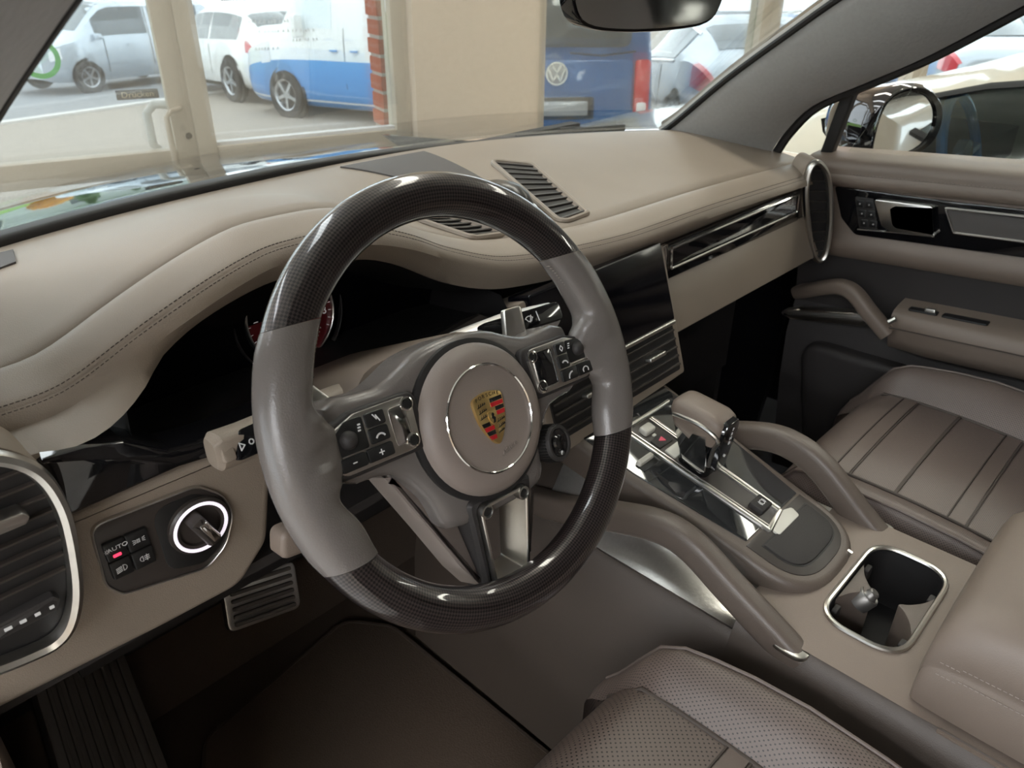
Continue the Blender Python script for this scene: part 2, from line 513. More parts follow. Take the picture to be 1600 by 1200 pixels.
st = thing('round_sticker', 'green ring shaped sticker on the glass door near the pillar', 'sticker', M=FM @ Matrix.Translation((-.022, 1.175, .0045)))
v, f = ringprism(circ(0, 0, .062), circ(0, 0, .046), 0, .001)
mesh('ring', v, f, 'sticker_green', st)
# fixed window beside the door
def win(idx, x0, x1, label, sill=.854, top=2.28):
    w = thing('window_%d' % idx, label, 'window', fac((x0 + x1) / 2, 0, 0))
    w['kind'] = 'structure'
    fbox('jamb', x0, x0 + .067, 0, top + .07, -.045, .045, 'frame_paint', w, .005)
    fbox('jamb', x1 - .067, x1, 0, top + .07, -.045, .045, 'frame_paint', w, .005)
    fbox('sill_rail', x0 + .067, x1 - .067, sill - .085, sill, -.04, .04, 'frame_paint', w, .005)
    fbox('bottom_rail', x0 + .067, x1 - .067, 0, .09, -.04, .04, 'frame_paint', w, .005)
    fbox('head', x0 + .067, x1 - .067, top, top + .07, -.04, .04, 'frame_paint', w, .005)
    fbox('glazing_bead', x0 + .067, x1 - .067, sill, sill + .012, -.02, .02, 'lamp_body', w)
    fbox('pane', x0 + .067, x1 - .067, sill, top, -.004, .004, 'shop_glass', w)
    fbox('pane', x0 + .067, x1 - .067, .09, sill - .085, -.004, .004, 'shop_glass', w)
    return w
win(1, 0.408, 1.25, 'beige framed fixed window between the glass door and the beige wall')
win(2, 1.82, 3.21, 'tall shop window right of the beige wall', .30)
win(3, 3.21, 4.50, 'shop window beyond the slim mullion right of the mirror', .30)
win(4, 4.50, 8.0, 'wide shop window seen through the passenger side glass', .30)
win(5, 8.0, RX1, 'farthest shop window at the right end', .30)
win(6, -1.6, -.75, 'narrow shop window left of the entrance door')
win(7, RX0, -1.6, 'wide shop window at the left end of the glass front', .30)  # unseen glazing put in for daylight through the driver's opening
lw8 = thing('window_8', 'row of tall panes in the left showroom wall', 'window', fac(RX0 - .1, .35, 3.2)); lw8['kind'] = 'structure'  # unseen glazing added so sky light reaches the cabin from the left
for k in range(5):
    z = -.05 + k * 1.62
    fbox('mullion', RX0 - .14, RX0 - .06, .35, 2.6, z, z + .07, 'frame_paint', lw8)
    if k < 4: fbox('pane', RX0 - .105, RX0 - .095, .35, 2.6, z + .07, z + 1.62, 'shop_glass', lw8)
ns = thing('hours_notice', 'brown notice strip at the top of the window beside the door', 'sign', M=FM @ Matrix.Translation((.755, 1.36, .0045)))
v, f = prism(rrect(0, 0, .36, .05, .002), 0, .002); mesh('strip', v, f, 'bronze', ns)
wt = thing('window_lettering', 'faint grey mirrored lettering rows on the window beside the door', 'sticker', M=FM @ Matrix.Translation((.79, 1.22, .0045)))
for k, (yy, x0, x1) in enumerate([(.045, -.13, .02), (.012, -.10, .10), (-.020, .02, .12), (-.045, -.12, -.03)]):
    L = []; x = x0
    while x < x1:
        w_ = random.uniform(.006, .011)
        L.append([(x, yy - .005), (x + w_ * .3, yy + .005), (x + w_ * .7, yy - .004)]); x += w_ + random.choice((.003, .004, .010))
    mesh('letter_row', *strokes(L, .0018, 0, .0006), 'print_grey', wt, smooth=False)
# brick pier just outside the window
pr = thing('brick_pier', 'narrow red brick pier outside the right edge of the window', 'pier', fac(1.27, 0, -.16))
fbox('core', 1.20, 1.40, -.3, 2.3, -.25, -.135, 'mortar', pr)
bv, bf = box(0, 0, 0, .215, .130, .056)
bme = None
for k in range(33):
    z = -.27 + k * .071
    if bme is None:
        b0 = mesh('brick', bv, bf, 'brick_red', pr, smooth=False); bme = b0.data
    else:
        b0 = bpy.data.objects.new('brick', bme); COL.objects.link(b0); b0.parent = pr
    b0.matrix_local = pr.matrix_basis.inverted() @ Matrix.Translation(fac(1.300 + (.004 if k % 2 else 0), z, -.1925)) @ FM.to_3x3().to_4x4() @ Matrix.Rotation(pi / 2, 4, 'X')
# ceiling tubes; the side group is boosted and extended to brighten the cabin
for kname, kk in (('front', .46), ('side', 2.0), ('mid', .55), ('rear', .6)):
    mat('lamp_%s_w' % kname, (.9, .88, .85), .5, emit=LAMP_WARM[:3], estr=LAMP * kk * 1.9)
    mat('lamp_%s_c' % kname, (.9, .9, .9), .5, emit=LAMP_COOL[:3], estr=LAMP * kk)
for (x, z0, z1, lm, label) in [
        (-2.9, .6, 4.2, 'side_c', 'long dimmed ceiling light by the left wall'),  # strength raised to brighten grips, seat and knee panel
        (-1.9, 3.7, 7.0, 'side_c', 'long ceiling light behind and left of the open driver door'),  # added lamp, lights hub, knee panel and glove box from behind
        (-3.6, 5.0, 8.4, 'side_c', 'long ceiling light in the back left corner'),  # added lamp, more light through the driver's opening
        (-1.4, .35, 2.3, 'front_c', 'bright ceiling light above the left edge of the bonnet'),
        (-.1, .35, 2.3, 'front_c', 'bright ceiling light straight above the bonnet'),
        (1.3, .35, 2.3, 'front_w', 'bright warm ceiling light above the right edge of the bonnet'),
        (3.2, .5, 3.6, 'mid_w', 'warm ceiling light above the white car'),
        (6.0, 1.2, 4.2, 'mid_w', 'warm ceiling light right of the white car'),
        (10.0, 1.2, 4.2, 'mid_w', 'warm ceiling light at the far right end'),
        (1.0, 6.0, 8.6, 'rear_w', 'dim ceiling light near the back wall behind the black car'),
        (4.0, 6.0, 8.6, 'mid_w', 'warm ceiling light near the back wall behind the white car')]:
    c = thing('ceiling_light', label, 'ceiling light', fac(x, RH - .08, (z0 + z1) / 2), group='showroom ceiling lights')
    fbox('housing', x - .16, x + .16, RH - .06, RH - .001, z0 - .03, z1 + .03, 'lamp_body', c)
    fbox('tube', x - .12, x + .12, RH - .085, RH - .06, z0, z1, 'lamp_' + lm, c)
# ------------------------------------------------------------------ outdoors: sloping forecourt, road, verge
def zg(x, y):
    d = (x + .752) * .2924 + (y + .403) * .9563
    return -0.35 - 0.0814 * min(d, 12) - 0.037 * max(0, d - 12)
def ground(name, b0, b1, m, dz=0.0, a0=-30, a1=70, th=.12):
    """strip along the road, following the slope of the ground"""
    rows = []
    for i in range(51):
        q = [rp(a0 + (a1 - a0) * i / 50, b0 + (b1 - b0) * j / 4) for j in range(5)]
        rows.append([(x, y, zg(x, y) + dz) for x, y in q])
    return mesh(name, *thick(rows, (0, 0, -th)), m, smooth=False)
RD = Vector((.967, .256)); RN = Vector((-.256, .967)); R0 = Vector((2.93, 14.75))
def rp(a, b):
    p = R0 + RD * a + RN * b
    return (p.x, p.y)
f0 = fac(-30, 0, -.12); f1 = fac(34, 0, -.12)
rows = []
for k in range(15):
    a = Vector((f0.x, f0.y)).lerp(Vector(rp(-26, 0)), k / 14); b = Vector((f1.x, f1.y)).lerp(Vector(rp(34, 0)), k / 14)
    rows.append([(q.x, q.y, zg(q.x, q.y)) for q in [a.lerp(b, j / 24) for j in range(25)]])
struct(mesh('forecourt', *thick(rows, (0, 0, -.12)), 'paving', smooth=False))
struct(ground('road', .25, 7.2, 'asphalt', -.03))
struct(ground('kerb', 0, .25, 'kerb_stone', .04))
struct(ground('far_kerb', 7.2, 7.45, 'kerb_stone', .06))
struct(ground('verge', 7.45, 70, 'grass', .02))
struct(mesh('facade_plinth', *(lambda vf: ([FM @ Vector(q) for q in vf[0]], vf[1]))(prism([(RX0, -1.5), (RX1, -1.5), (RX1, -.12), (RX0, -.12)], -.12, 0.04)), 'mortar', smooth=False))
mat('house_wall', (0.55, 0.57, 0.62), 0.9); mat('house_roof', (0.20, 0.22, 0.26), 0.8); mat('house_glass', (0.12, 0.14, 0.17), 0.15)
hs = thing('house', 'grey house with a dark roof across the road behind the small van', 'house', (9.0, 37.0, zg(9, 37)))
def hb(name, x0, x1, y0, y1, z0, z1, m, par=hs):
    v, f = box((x0 + x1) / 2, (y0 + y1) / 2, (z0 + z1) / 2, x1 - x0, y1 - y0, z1 - z0)
    return mesh(name, v, f, m, par, smooth=False)
hb('wall', -9, 7, 0, 8, 0, 3.4, 'house_wall')
v, f = prism([(-.5, 3.3), (8.5, 3.3), (4, 6.2)], -9.4, 7.4)
mesh('roof', [(p[2], p[0], p[1]) for p in v], f, 'house_roof', hs, smooth=False)
for x in (-7, -3.6, .2, 3.8):
    w = hb('window', x, x + 1.5, -.06, .1, 1.0, 2.4, 'lamp_body'); hb('pane', x + .08, x + 1.42, -.09, -.05, 1.08, 2.32, 'house_glass', w)
def leafcloud(name, mname, parent, n, fn, size):
    V, F = [], []
    for i in range(n):
        c = Vector(fn()); a = Vector((random.gauss(0, 1), random.gauss(0, 1), random.gauss(0, 1))).normalized()
        b = a.orthogonal().normalized(); s = size * random.uniform(.6, 1.3)
        k = len(V); V += [c + a * s, c + b * s * .5, c - a * s, c - b * s * .5]; F.append((k, k + 1, k + 2, k + 3))
    return mesh(name, V, F, mname, parent, smooth=False)
mat('leaf_orange', (0.75, 0.36, 0.03), 0.8); mat('leaf_green', (0.10, 0.20, 0.06), 0.8); mat('bark', (0.12, 0.08, 0.05), 0.9)
def shrub(name, label, x, y, h, r, lm, cone):
    z = zg(x, y)
    t = thing(name, label, 'tree' if cone else 'shrub', (x, y, z))
    v, f = tube([(0, 0, 0), (0, 0, h * .5)], .07, 8, up=(0, 1, 0)); mesh('trunk', v, f, 'bark', t)
    def fn():
        a = random.uniform(0, 2 * pi); u = random.random()
        if cone:
            zz = h * (.08 + .92 * u); rr = r * (1 - u) * random.uniform(.55, 1)
        else:
            q = random.uniform(-1, 1); zz = h * .55 + q * h * .45; rr = r * sqrt(max(0, 1 - q * q)) * random.uniform(.7, 1)
        return (rr * cos(a), rr * sin(a), zz)
    o = leafcloud('foliage', lm, t, 900, fn, .16); o['kind'] = 'stuff'
shrub('autumn_shrub', 'bright orange shrub on the verge across the road', 5.55, 24.6, 1.5, .62, 'leaf_orange', False)
shrub('conifer', 'taller dark green conifer beside the orange shrub', 7.0, 26.2, 2.6, .8, 'leaf_green', True)
shrub('conifer', 'shorter dark green conifer farther from the orange shrub', 8.9, 27.2, 2.2, .75, 'leaf_green', True)
# ------------------------------------------------------------------ parked cars (local: x forwards, y left, z up)
mat('paint_silver', (0.52, 0.58, 0.64), 0.25, 0.35, coat=.8); mat('paint_white', (0.80, 0.80, 0.78), 0.3, coat=.7)
mat('paint_blue', (0.025, 0.13, 0.36), 0.25, .3, coat=.8); mat('paint_sky', (0.08, 0.27, 0.60), 0.3, .2, coat=.7)
mat('paint_cream', (0.50, 0.47, 0.40), 0.25, coat=.8)
mat('paint_grey', (0.42, 0.45, 0.49), 0.25, .4, coat=.8)
mat('tyre', (0.03, 0.03, 0.032), 0.85); mat('arch_black', (0.012, 0.012, 0.013), 0.8)
mat('car_glass', (0.05, 0.065, 0.075), 0.06, coat=.6); mat('car_glass_sky_sheen', (0.72, 0.78, 0.80), 0.35); mat('tail_red', (0.55, 0.01, 0.03), 0.15, coat=1.0)  # pale van glass has the white sky reflection put into its colour
mat('plate_white', (0.8, 0.8, 0.8), 0.5); mat('alloy', (0.55, 0.56, 0.58), 0.3, .9)
glass('cabin_glass', (0.72, 0.80, 0.82), 0.6)
def car_shell(st):
    """st rows: x, half width, sill z, belt z, roof z, half roof width -> point function S(u, v), v 0..6"""
    xs = catmull([(r[0], r[1], r[2]) for r in st], 5); ys = catmull([(r[3], r[4], r[5]) for r in st], 5)
    R = [(a.x, a.y, a.z, b.x, b.y, b.z) for a, b in zip(xs, ys)]
    def sect(r):
        x, w, zs, zb, zr, wr = r
        m = zs + (zb - zs) * .45
        hgt = zr - zb
        return [(x, w * .90, zs), (x, w * .985, zs + .10), (x, w, m), (x, w * .97, zb), (x, wr + (w * .97 - wr) * .12, zr - hgt * .16), (x, wr * .80, zr - hgt * .02), (x, 0, zr + .012)]
    secs = [sect(r) for r in R]
    def S(u, v):
        a = u * (len(secs) - 1); i = min(int(a), len(secs) - 2); t = a - i
        j = min(int(v), 5); s = v - j
        P = lambda k: Vector(secs[k][j]).lerp(Vector(secs[k][j + 1]), s)
        return P(i).lerp(P(i + 1), t)
    def U(x):
        n = len(secs) - 1
        for i in range(n):
            a, b = secs[i][0][0], secs[i + 1][0][0]
            if (a - x) * (b - x) <= 0 and a != b: return (i + (x - a) / (b - a)) / n
        return 0.0 if abs(x - secs[0][0][0]) < abs(x - secs[-1][0][0]) else 1.0
    return secs, S, U
def build_car(name, label, pos, az, st, paint, wheels, wr, windows, extra=None, lower=None, zbase=None, cabin=False, wglass='car_glass'):
    """az: heading, degrees clockwise from +Y; windows: (x0, x1, v0, v1, sides)"""
    hd = Vector((sin(radians(az)), cos(radians(az)), 0))
    x, y = pos
    z0 = zg(x, y) if zbase is None else zbase
    hx, hy = hd.x, hd.y
    slope = Vector((hx, hy, (zg(x + hx, y + hy) - zg(x, y)) if zbase is None else 0))
    T = thing(name, label, 'van' if 'van' in name else 'car', M=frame((x, y, z0), slope, (-hy, hx, 0)))
    secs, S, U = car_shell(st)
    if cabin:      # leave the side window band open
        wx0 = min(w[0] for w in windows); wx1 = max(w[1] for w in windows)
    rows = [s + [(p[0], -p[1], p[2]) for p in reversed(s[:-1])] for s in secs]
    vs, fs = grid(rows)
    n = len(rows[0])
    if cabin:
        fs = [q for q in fs if not (q[0] % n in (3, 8) and wx0 + .05 < vs[q[0]][0] < wx1 - .05)]
    fs += [tuple(range(n)), tuple(len(vs) - n + i for i in range(n))]
    mesh('body', vs, fs, paint, T, angle=50)
    if lower:      # second colour below the waist
        for s in (1, -1):
            rr = [[(S(u, v) + Vector((0, .006, 0))) * 1 for v in lin(0.05, lower[1], 8)] for u in lin(0.01, .99, 40)]
            rr = [[(p.x, p.y * s, p.z) for p in r] for r in rr]
            mesh('lower_panel', *thick(rr, (0, -.004 * s, 0)), lower[0], T)
    for (x0, x1, v0, v1) in windows:
        ua, ub = U(x0), U(x1)
        for s in (1, -1):
            rr = []
            for u in lin(ua, ub, 8):
                row = []
                for v in lin(v0, v1, 5):
                    p = S(u, v); row.append((p.x, (p.y + .007) * s, p.z + .001))
                rr.append(row)
            mesh('side_window', *thick(rr, (0, -.005 * s, 0)), 'cabin_glass' if cabin else wglass, T)
    tv, tf = lathe([(wr * .62, -.10), (wr * .93, -.105), (wr, -.075), (wr, .075), (wr * .93, .105), (wr * .66, .10), (wr * .62, .06)], 28)
    rv, rf = lathe([(wr * .62, .03), (wr * .66, .095), (wr * .60, .085), (wr * .56, .05), (wr * .2, .045), (wr * .16, .075), (.01, .075)], 28)
    parts = [(rv, rf)]
    for k in range(5):
        a = 2 * pi * k / 5 + .3
        bvs, bfs = box(wr * .38, 0, .068, wr * .5, wr * .14, .03)
        parts.append(([(p[0] * cos(a) - p[1] * sin(a), p[0] * sin(a) + p[1] * cos(a), p[2]) for p in bvs], bfs))
    rv, rf = join(*parts)
    av, af = lathe([(wr * 1.16, -.02), (wr * 1.16, .0), (.01, .0)], 28)
    first = {}
    for wx in wheels:
        for s in (1, -1):
            yy = S(U(wx), 1.5).y
            X = Matrix.Translation((wx, s * (yy - .035), wr)) @ Matrix.Rotation(-s * pi / 2, 4, 'X')
            A = Matrix.Translation((wx, s * (yy + .004), wr)) @ Matrix.Rotation(-s * pi / 2, 4, 'X')
            t = mesh('tyre', [X @ Vector(p) for p in tv], tf, 'tyre', T)
            mesh('rim', [X @ Vector(p) for p in rv], rf, 'alloy', t)
            mesh('wheel_arch', [A @ Vector(p) for p in av], af, 'arch_black', T)
    def patch(pname, x0, x1, v0, v1, m, out=.008, sides=(1, -1), nu=6, nv=4, parent=None):
        q = None
        for s in sides:
            rr = []
            for u in lin(U(x0), U(x1), nu):
                row = []
                for v in lin(v0, v1, nv):
                    p = S(u, v); c = Vector((p.x, 0, .7)); d = (p - c); d.x = 0
                    if d.length > 0: p = p + d.normalized() * out
                    row.append((p.x, p.y * s, p.z))
                rr.append(row)
            q = mesh(pname, *thick(rr, lambda p, s=s: Vector((0, -s * .004, -.003))), m, parent or T)
        return q
    def rear_plate(pname, pts, m, x, th=.03, bev=.006, parent=None):
        """outline (y, z) standing on the tail (x = position, facing backwards)"""
        v, f = prism(pts, 0, th, bev)
        return mesh(pname, [(x - p[2], p[0], p[1]) for p in v], f, m, parent or T)
    if extra: extra(T, patch, rear_plate, S, U)
    return T
VAN = lambda L, w, H: [(L / 2, w * .80, .32, .75, .80, w * .55), (L / 2 - .25, w * .93, .25, .92, .98, w * .70), (L / 2 - .85, w, .22, 1.05, 1.16, w * .84), (L / 2 - 1.55, w, .22, 1.08, H - .06, w * .84), (L / 2 - 2.1, w, .22, 1.08, H, w * .86), (0, w, .22, 1.08, H, w * .87), (-L / 2 + .4, w, .24, 1.08, H, w * .86), (-L / 2 + .06, w * .99, .30, 1.08, H - .04, w * .85), (-L / 2, w * .96, .38, 1.06, H - .12, w * .83)]
def ex_a(T, patch, rp_, S, U):
    patch('front_glass', .62, 1.30, 4.9, 6, 'car_glass')
    patch('headlight', 1.85, 2.1, 2.4, 2.95, 'plate_white')
    for s in (1,):
        v, f = prism(rrect(0, 0, .2, .13, .05), 0, .14, .04); mesh('wing_mirror', [(1.0 + p[0] * .6, .93 + p[2], 1.12 + p[1]) for p in v], f, 'paint_silver', T)
    v, f = box(0.15, .925, .92, .2, .03, .04); mesh('door_handle', v, f, 'paint_silver', T)
    patch('door_seam', -.40, -.385, .6, 4, 'arch_black', .008, (1,))
    patch('door_seam', .80, .815, .6, 3, 'arch_black', .008, (1,))
build_car('compact_van', 'pale silver compact van driving on the far side of the road', (6.92, 19.93), 255.2, VAN(4.5, .91, 1.80), 'paint_silver', (1.35, -1.35), .325, [(-.35, .98, 3.08, 4.0), (-1.9, -.5, 3.08, 4.0)], ex_a)
SUV = [(2.35, .72, .35, .72, .76, .5), (2.15, .9, .28, .88, .95, .66), (1.4, .97, .26, 1.00, 1.08, .74), (.75, .98, .26, 1.04, 1.40, .70), (.2, .98, .26, 1.05, 1.64, .72), (-.8, .98, .26, 1.07, 1.68, .72), (-1.7, .98, .28, 1.09, 1.60, .70), (-2.15, .97, .32, 1.10, 1.36, .68), (-2.30, .94, .38, 1.02, 1.12, .72), (-2.38, .88, .45, .92, 1.0, .70)]
def ex_b(T, patch, rp_, S, U):
    patch('rear_window', -1.80, -2.14, 4.4, 6, 'car_glass', .01)
    patch('tail_lamp', -2.12, -2.36, 2.6, 3.1, 'tail_red', .012)
    rp_('bumper', rrect(0, .47, 1.7, .28, .06), 'arch_black', -2.34, .09)
    rp_('tailgate_strip', rrect(0, .90, 1.3, .05, .02), 'tail_red', -2.36, .03)
    rp_('number_plate', rrect(0, .70, .5, .11, .01), 'plate_white', -2.38, .02)
    patch('door_seam', -.55, -.535, .6, 4, 'arch_black', .008); patch('sill', -1.1, 1.1, .05, .8, 'arch_black', .012)
build_car('white_suv', 'white sport utility car parked with its dark rear window towards the showroom', (8.03, 15.8), 3, SUV, 'paint_white', (1.42, -1.40), .40, [(-.5, .55, 3.1, 4.0), (-1.75, -.6, 3.1, 4.0)], ex_b)
def ex_c(T, patch, rp_, S, U):
    patch('front_glass', .75, 1.45, 4.9, 6, 'car_glass')
    patch('headlight', 1.95, 2.2, 2.4, 2.95, 'plate_white')
    for x in (.42, -.02):
        v, f = lathe([(.075, 0), (.07, .012), (.02, .014)], 16); mesh('handle_bowl', [(x + p[0], 1.125 + p[2], 1.10 + p[1] * .7) for p in v], f, 'paint_white', T)
        v, f = tube([(x - .08, 1.14, 1.10), (x - .05, 1.16, 1.10), (x + .05, 1.16, 1.10), (x + .08, 1.14, 1.10)], .014, 8); mesh('door_handle', v, f, 'paint_sky', T)
    for x in (.20, -1.05):
        patch('door_seam', x, x + .012, .4, 4.2, 'arch_black', .010, (1,))
    patch('slide_rail', -1.9, -1.0, 2.62, 2.68, 'arch_black', .014, (1,))
    v, f = prism(rrect(0, 0, .24, .34, .06), 0, .16, .04); mesh('wing_mirror', [(1.12 + p[0] * .5, 1.13 + p[2], 1.45 + p[1]) for p in v], f, 'paint_white', T)
build_car('two_tone_van', 'white over blue two-tone van parked side-on behind the window', (7.95, 10.37), 350, [(r[0] * 1.15, r[1] * 1.12, r[2], r[3] * 1.17, r[4] * 1.17, r[5] * 1.12) for r in VAN(4.9, 1.02, 2.05)], 'paint_white', (1.62, -1.7), .385, [(.45, 1.25, 3.15, 4.0)], ex_c, ('paint_sky', 2.45), wglass='car_glass_sky_sheen')
def ex_d(T, patch, rp_, S, U):
    X = -2.2
    g = rp_('rear_window', rrect(0, 1.44, 1.18, .46, .08), 'car_glass', X + .0, .045)
    rp_('tailgate', rrect(0, .86, 1.24, .52, .06), 'paint_blue', X + .0, .035)
    for s in (1, -1):
        t = rp_('tail_lamp', rrect(s * .70, .90, .12, .44, .03), 'tail_red', X + .02, .055)
        rp_('lamp_lens', rrect(s * .70, .76, .08, .08, .02), 'plate_white', X + .02, .06, parent=t)
    e = rp_('emblem_disc', circ(0, 1.02, .085, 28), 'alloy', X - .035, .008)
    v, f = ringprism(circ(0, 1.02, .088, 28), circ(0, 1.02, .075, 28), 0, .016)
    mesh('emblem_ring', [(X - .035 - p[2], p[0], p[1]) for p in v], f, 'chrome', e)
    v, f = strokes([[(-.032, 1.075), (0, 1.03), (.032, 1.075)], [(-.062, 1.05), (-.03, .965), (0, 1.015), (.03, .965), (.062, 1.05)]], .013, .008, .007)
    mesh('emblem_letters', [(X - .035 - p[2], p[0], p[1]) for p in v], f, 'chrome', e)
    rp_('plate_recess', rrect(0, .76, .62, .17, .02), 'arch_black', X - .03, .012)
    rp_('number_plate', rrect(0, .76, .52, .11, .008), 'paint_grey', X - .042, .006)
    rp_('bumper', rrect(0, .47, 1.58, .26, .07), 'paint_blue', X + .0, .09)
    v, f = tube([(X - .05, -.35, .62), (X - .07, -.30, .62), (X - .07, -.2, .62), (X - .05, -.15, .62)], .012, 8); mesh('grab_bar', v, f, 'chrome', T)
    v, f = tube([(X - .05, -.1, 1.17), (X - .07, -.35, 1.15), (X - .07, -.62, 1.18)], .008, 8); mesh('rear_wiper', v, f, 'arch_black', T)
build_car('blue_van', 'dark blue van seen from behind with a round chrome emblem on its tailgate', (5.55, 5.45), 40, VAN(4.4, .82, 1.92), 'paint_blue', (1.35, -1.35), .33, [(-.35, .98, 3.08, 4.0), (-1.9, -.5, 3.08, 4.0)], ex_d)
COUPE = [(2.25, .70, .30, .62, .66, .5), (2.05, .86, .22, .76, .82, .62), (1.3, .91, .20, .86, .95, .70), (.75, .92, .20, .90, 1.14, .62), (.2, .92, .20, .92, 1.36, .60), (-.5, .92, .20, .94, 1.39, .60), (-1.2, .92, .22, .96, 1.24, .58), (-1.7, .91, .24, .97, 1.06, .60), (-2.1, .86, .30, .90, .98, .62), (-2.24, .78, .38, .80, .88, .60)]
def ex_e(T, patch, rp_, S, U):
    patch('rear_window', -.98, -1.62, 4.4, 6, 'car_glass', .01)
    patch('tail_lamp', -1.86, -2.22, 2.5, 3.25, 'tail_red', .012)
    patch('chrome_window_arc', -1.1, .55, 3.93, 4.02, 'chrome', .014); patch('chrome_belt', -1.1, .6, 2.98, 3.05, 'chrome', .014)
    rp_('number_plate', rrect(0, .64, .5, .11, .01), 'plate_white', -2.24, .02)
    rp_('diffuser', rrect(0, .40, 1.2, .14, .04), 'arch_black', -2.2, .06)
    patch('door_seam', -.5, -.488, .6, 4, 'arch_black', .008)
build_car('silver_coupe', 'silver blue coupe with a chrome window arc parked beside the blue van', (7.97, 4.39), 45, COUPE, 'paint_silver', (1.35, -1.35), .33, [(-1.0, .5, 3.1, 3.95)], ex_e)
build_car('grey_saloon', 'light grey saloon with red tail lamps seen through the passenger window', (10.94, 2.57), 60, COUPE, 'paint_grey', (1.35, -1.35), .33, [(-1.0, .5, 3.1, 3.95)], ex_e)
build_car('blue_saloon', 'bright blue saloon half hidden behind the pillar and the mirror', (13.2, 6.3), 50, COUPE, 'paint_sky', (1.35, -1.35), .33, [(-1.0, .5, 3.1, 3.95)], ex_e)
build_car('dark_wagon', 'dark grey car parked far behind the silver coupe', (12.0, 11.2), 50, SUV, 'paint_grey', (1.35, -1.35), .36, [(-.5, .55, 3.1, 4.0), (-1.75, -.6, 3.1, 4.0)], ex_b)
def ex_h(T, patch, rp_, S, U):
    patch('door_seam', -.45, -.44, .6, 3, 'arch_black', .008); patch('window_seal', -1.1, .62, 2.97, 3.06, 'arch_black', .012); patch('roof_seal', -1.1, .7, 3.95, 4.03, 'arch_black', .010)
    v, f = tube([(0.50 + .16 * sin(a) * .35, .37 + .17 * cos(a), .94 + .17 * sin(a)) for a in lin(0, 2 * pi, 33)[:-1]], .016, 8, closed=True, up=(1, 0, 0))
    w = mesh('steering_wheel', v, f, 'paint_sky', T)
    for a in (0, pi, -pi / 2):
        v, f = tube([(.49, .37, .93), (.50, .37 + .16 * cos(a), .94 + .16 * sin(a))], .016, 8, up=(1, 0, 0)); mesh('wheel_spoke', v, f, 'paint_sky', w)
    v, f = lathe([(.055, -.02), (.055, .01), (.03, .02)], 20); mesh('wheel_hub', [(.49 - p[2], .37 + p[0], .93 + p[1]) for p in v], f, 'paint_grey', w)
    v, f = box(.72, 0, .82, .3, 1.4, .12); mesh('inner_dashboard', v, f, 'soft_black', T)
    for s in (1, -1):
        v, f = prism(rrect(0, 0, .5, .62, .12), 0, .14, .05); mesh('seat_back', [(-.55 - p[2], s * .37 + p[0], .85 + p[1]) for p in v], f, 'seat_leather', T)
build_car('white_showroom_car', 'cream white car parked alongside in the showroom with its steering wheel in view', (2.40, -.22), 0, [(r[0], r[1], r[2], r[3], r[4] if r[4] < 1 else 1 + (r[4] - 1) * .78, r[5]) for r in COUPE], 'paint_cream', (1.35, -1.35), .33, [(-1.05, .6, 3.05, 3.97)], ex_h, zbase=-.45, cabin=True)
build_car('black_showroom_car', 'black car parked in the showroom behind the cream white car', (2.6, -6.2), 0, SUV, 'car_black', (1.42, -1.40), .38, [(-.5, .55, 3.1, 4.0), (-1.75, -.6, 3.1, 4.0)], ex_b, zbase=-.45)
# ------------------------------------------------------------------ dashboard (world coordinates, metres)
ZS = [(-.76, .737), (-.66, .733), (-.62, .736), (-.57, .757), (-.516, .783), (-.45, .799), (-.40, .80), (-.34, .797), (-.29, .78), (-.215, .742), (-.137, .714), (-.02, .702), (.1, .699), (.3, .696), (.62, .682), (.72, .676)]
YS = [(-.76, .19), (-.57, .187), (-.516, .178), (-.40, .188), (-.29, .178), (-.215, .198), (-.137, .192), (-.02, .178), (.1, .165), (.72, .168)]
ZB = [(-.76, .757), (-.57, .762), (-.24, .757), (.04, .753), (.25, .745), (.62, .722), (.72, .712)]
LY = [(-.76, .140), (-.66, .141), (-.61, .145), (-.575, .163), (-.54, .185), (-.2, .198), (-.1, .185), (0, .172), (.1, .168), (.72, .168)]
LD = [(-.76, .018), (-.66, .019), (-.61, .025), (-.575, .031), (-.5, .031), (-.3, .034), (-.2, .040), (-.1, .034), (.1, .031), (.3, .028), (.62, .016), (.72, .012)]
def YB(x): return .575 - .27 * x * x
def dash_profile(x):
    ys, zs, yb, zb = interp(YS, x), interp(ZS, x), YB(x), interp(ZB, x)
    yc, zc = ys + .056, zs + .012
    pr = []
    for k in range(15):
        s = k / 14
        e = s * s * (3 - 2 * s)
        pr.append((yb + (yc - yb) * s, zb + (zc - zb) * e + .006 * sin(pi * s)))
    pr += [(yc - .003, zc - .0035), (yc - .007, zc - .0005)]
    for k in range(1, 5):
        s = k / 5
        pr.append((yc - .007 + (ys - yc + .007) * s, zc + (zs - zc) * s + .0035 * sin(pi * s)))
    pr += [(ys + .0015, zs + .0015), (ys, zs - .001), (ys - .0015, zs + .0003), (ys - .0075, zs - .0045), (ys - .0095, zs - .012)]
    ly, ld = interp(LY, x), interp(LD, x)
    if ld > .02:
        pr += [(ys - .0085 + (ly - ys + .0085) * .5, zs - ld * .65), (ly, zs - ld), (ly + .012, zs - ld - .002)]
    else:
        pr += [(ys - .0085 + (ly - ys + .0085) * .45, zs - .5 * ld - .004), (ly, zs - ld - .001), (ly + .012, zs - ld - .003)]
    return pr
dash = thing('dashboard', 'taupe leather dashboard running across the car behind the steering wheel', 'dashboard', (0, .30, .40))
xs = lin(-.76, .72, 118)
mesh('top_pad', *grid([[(x, y, z) for y, z in dash_profile(x)] for x in xs]), 'taupe', dash, world=True, angle=60)
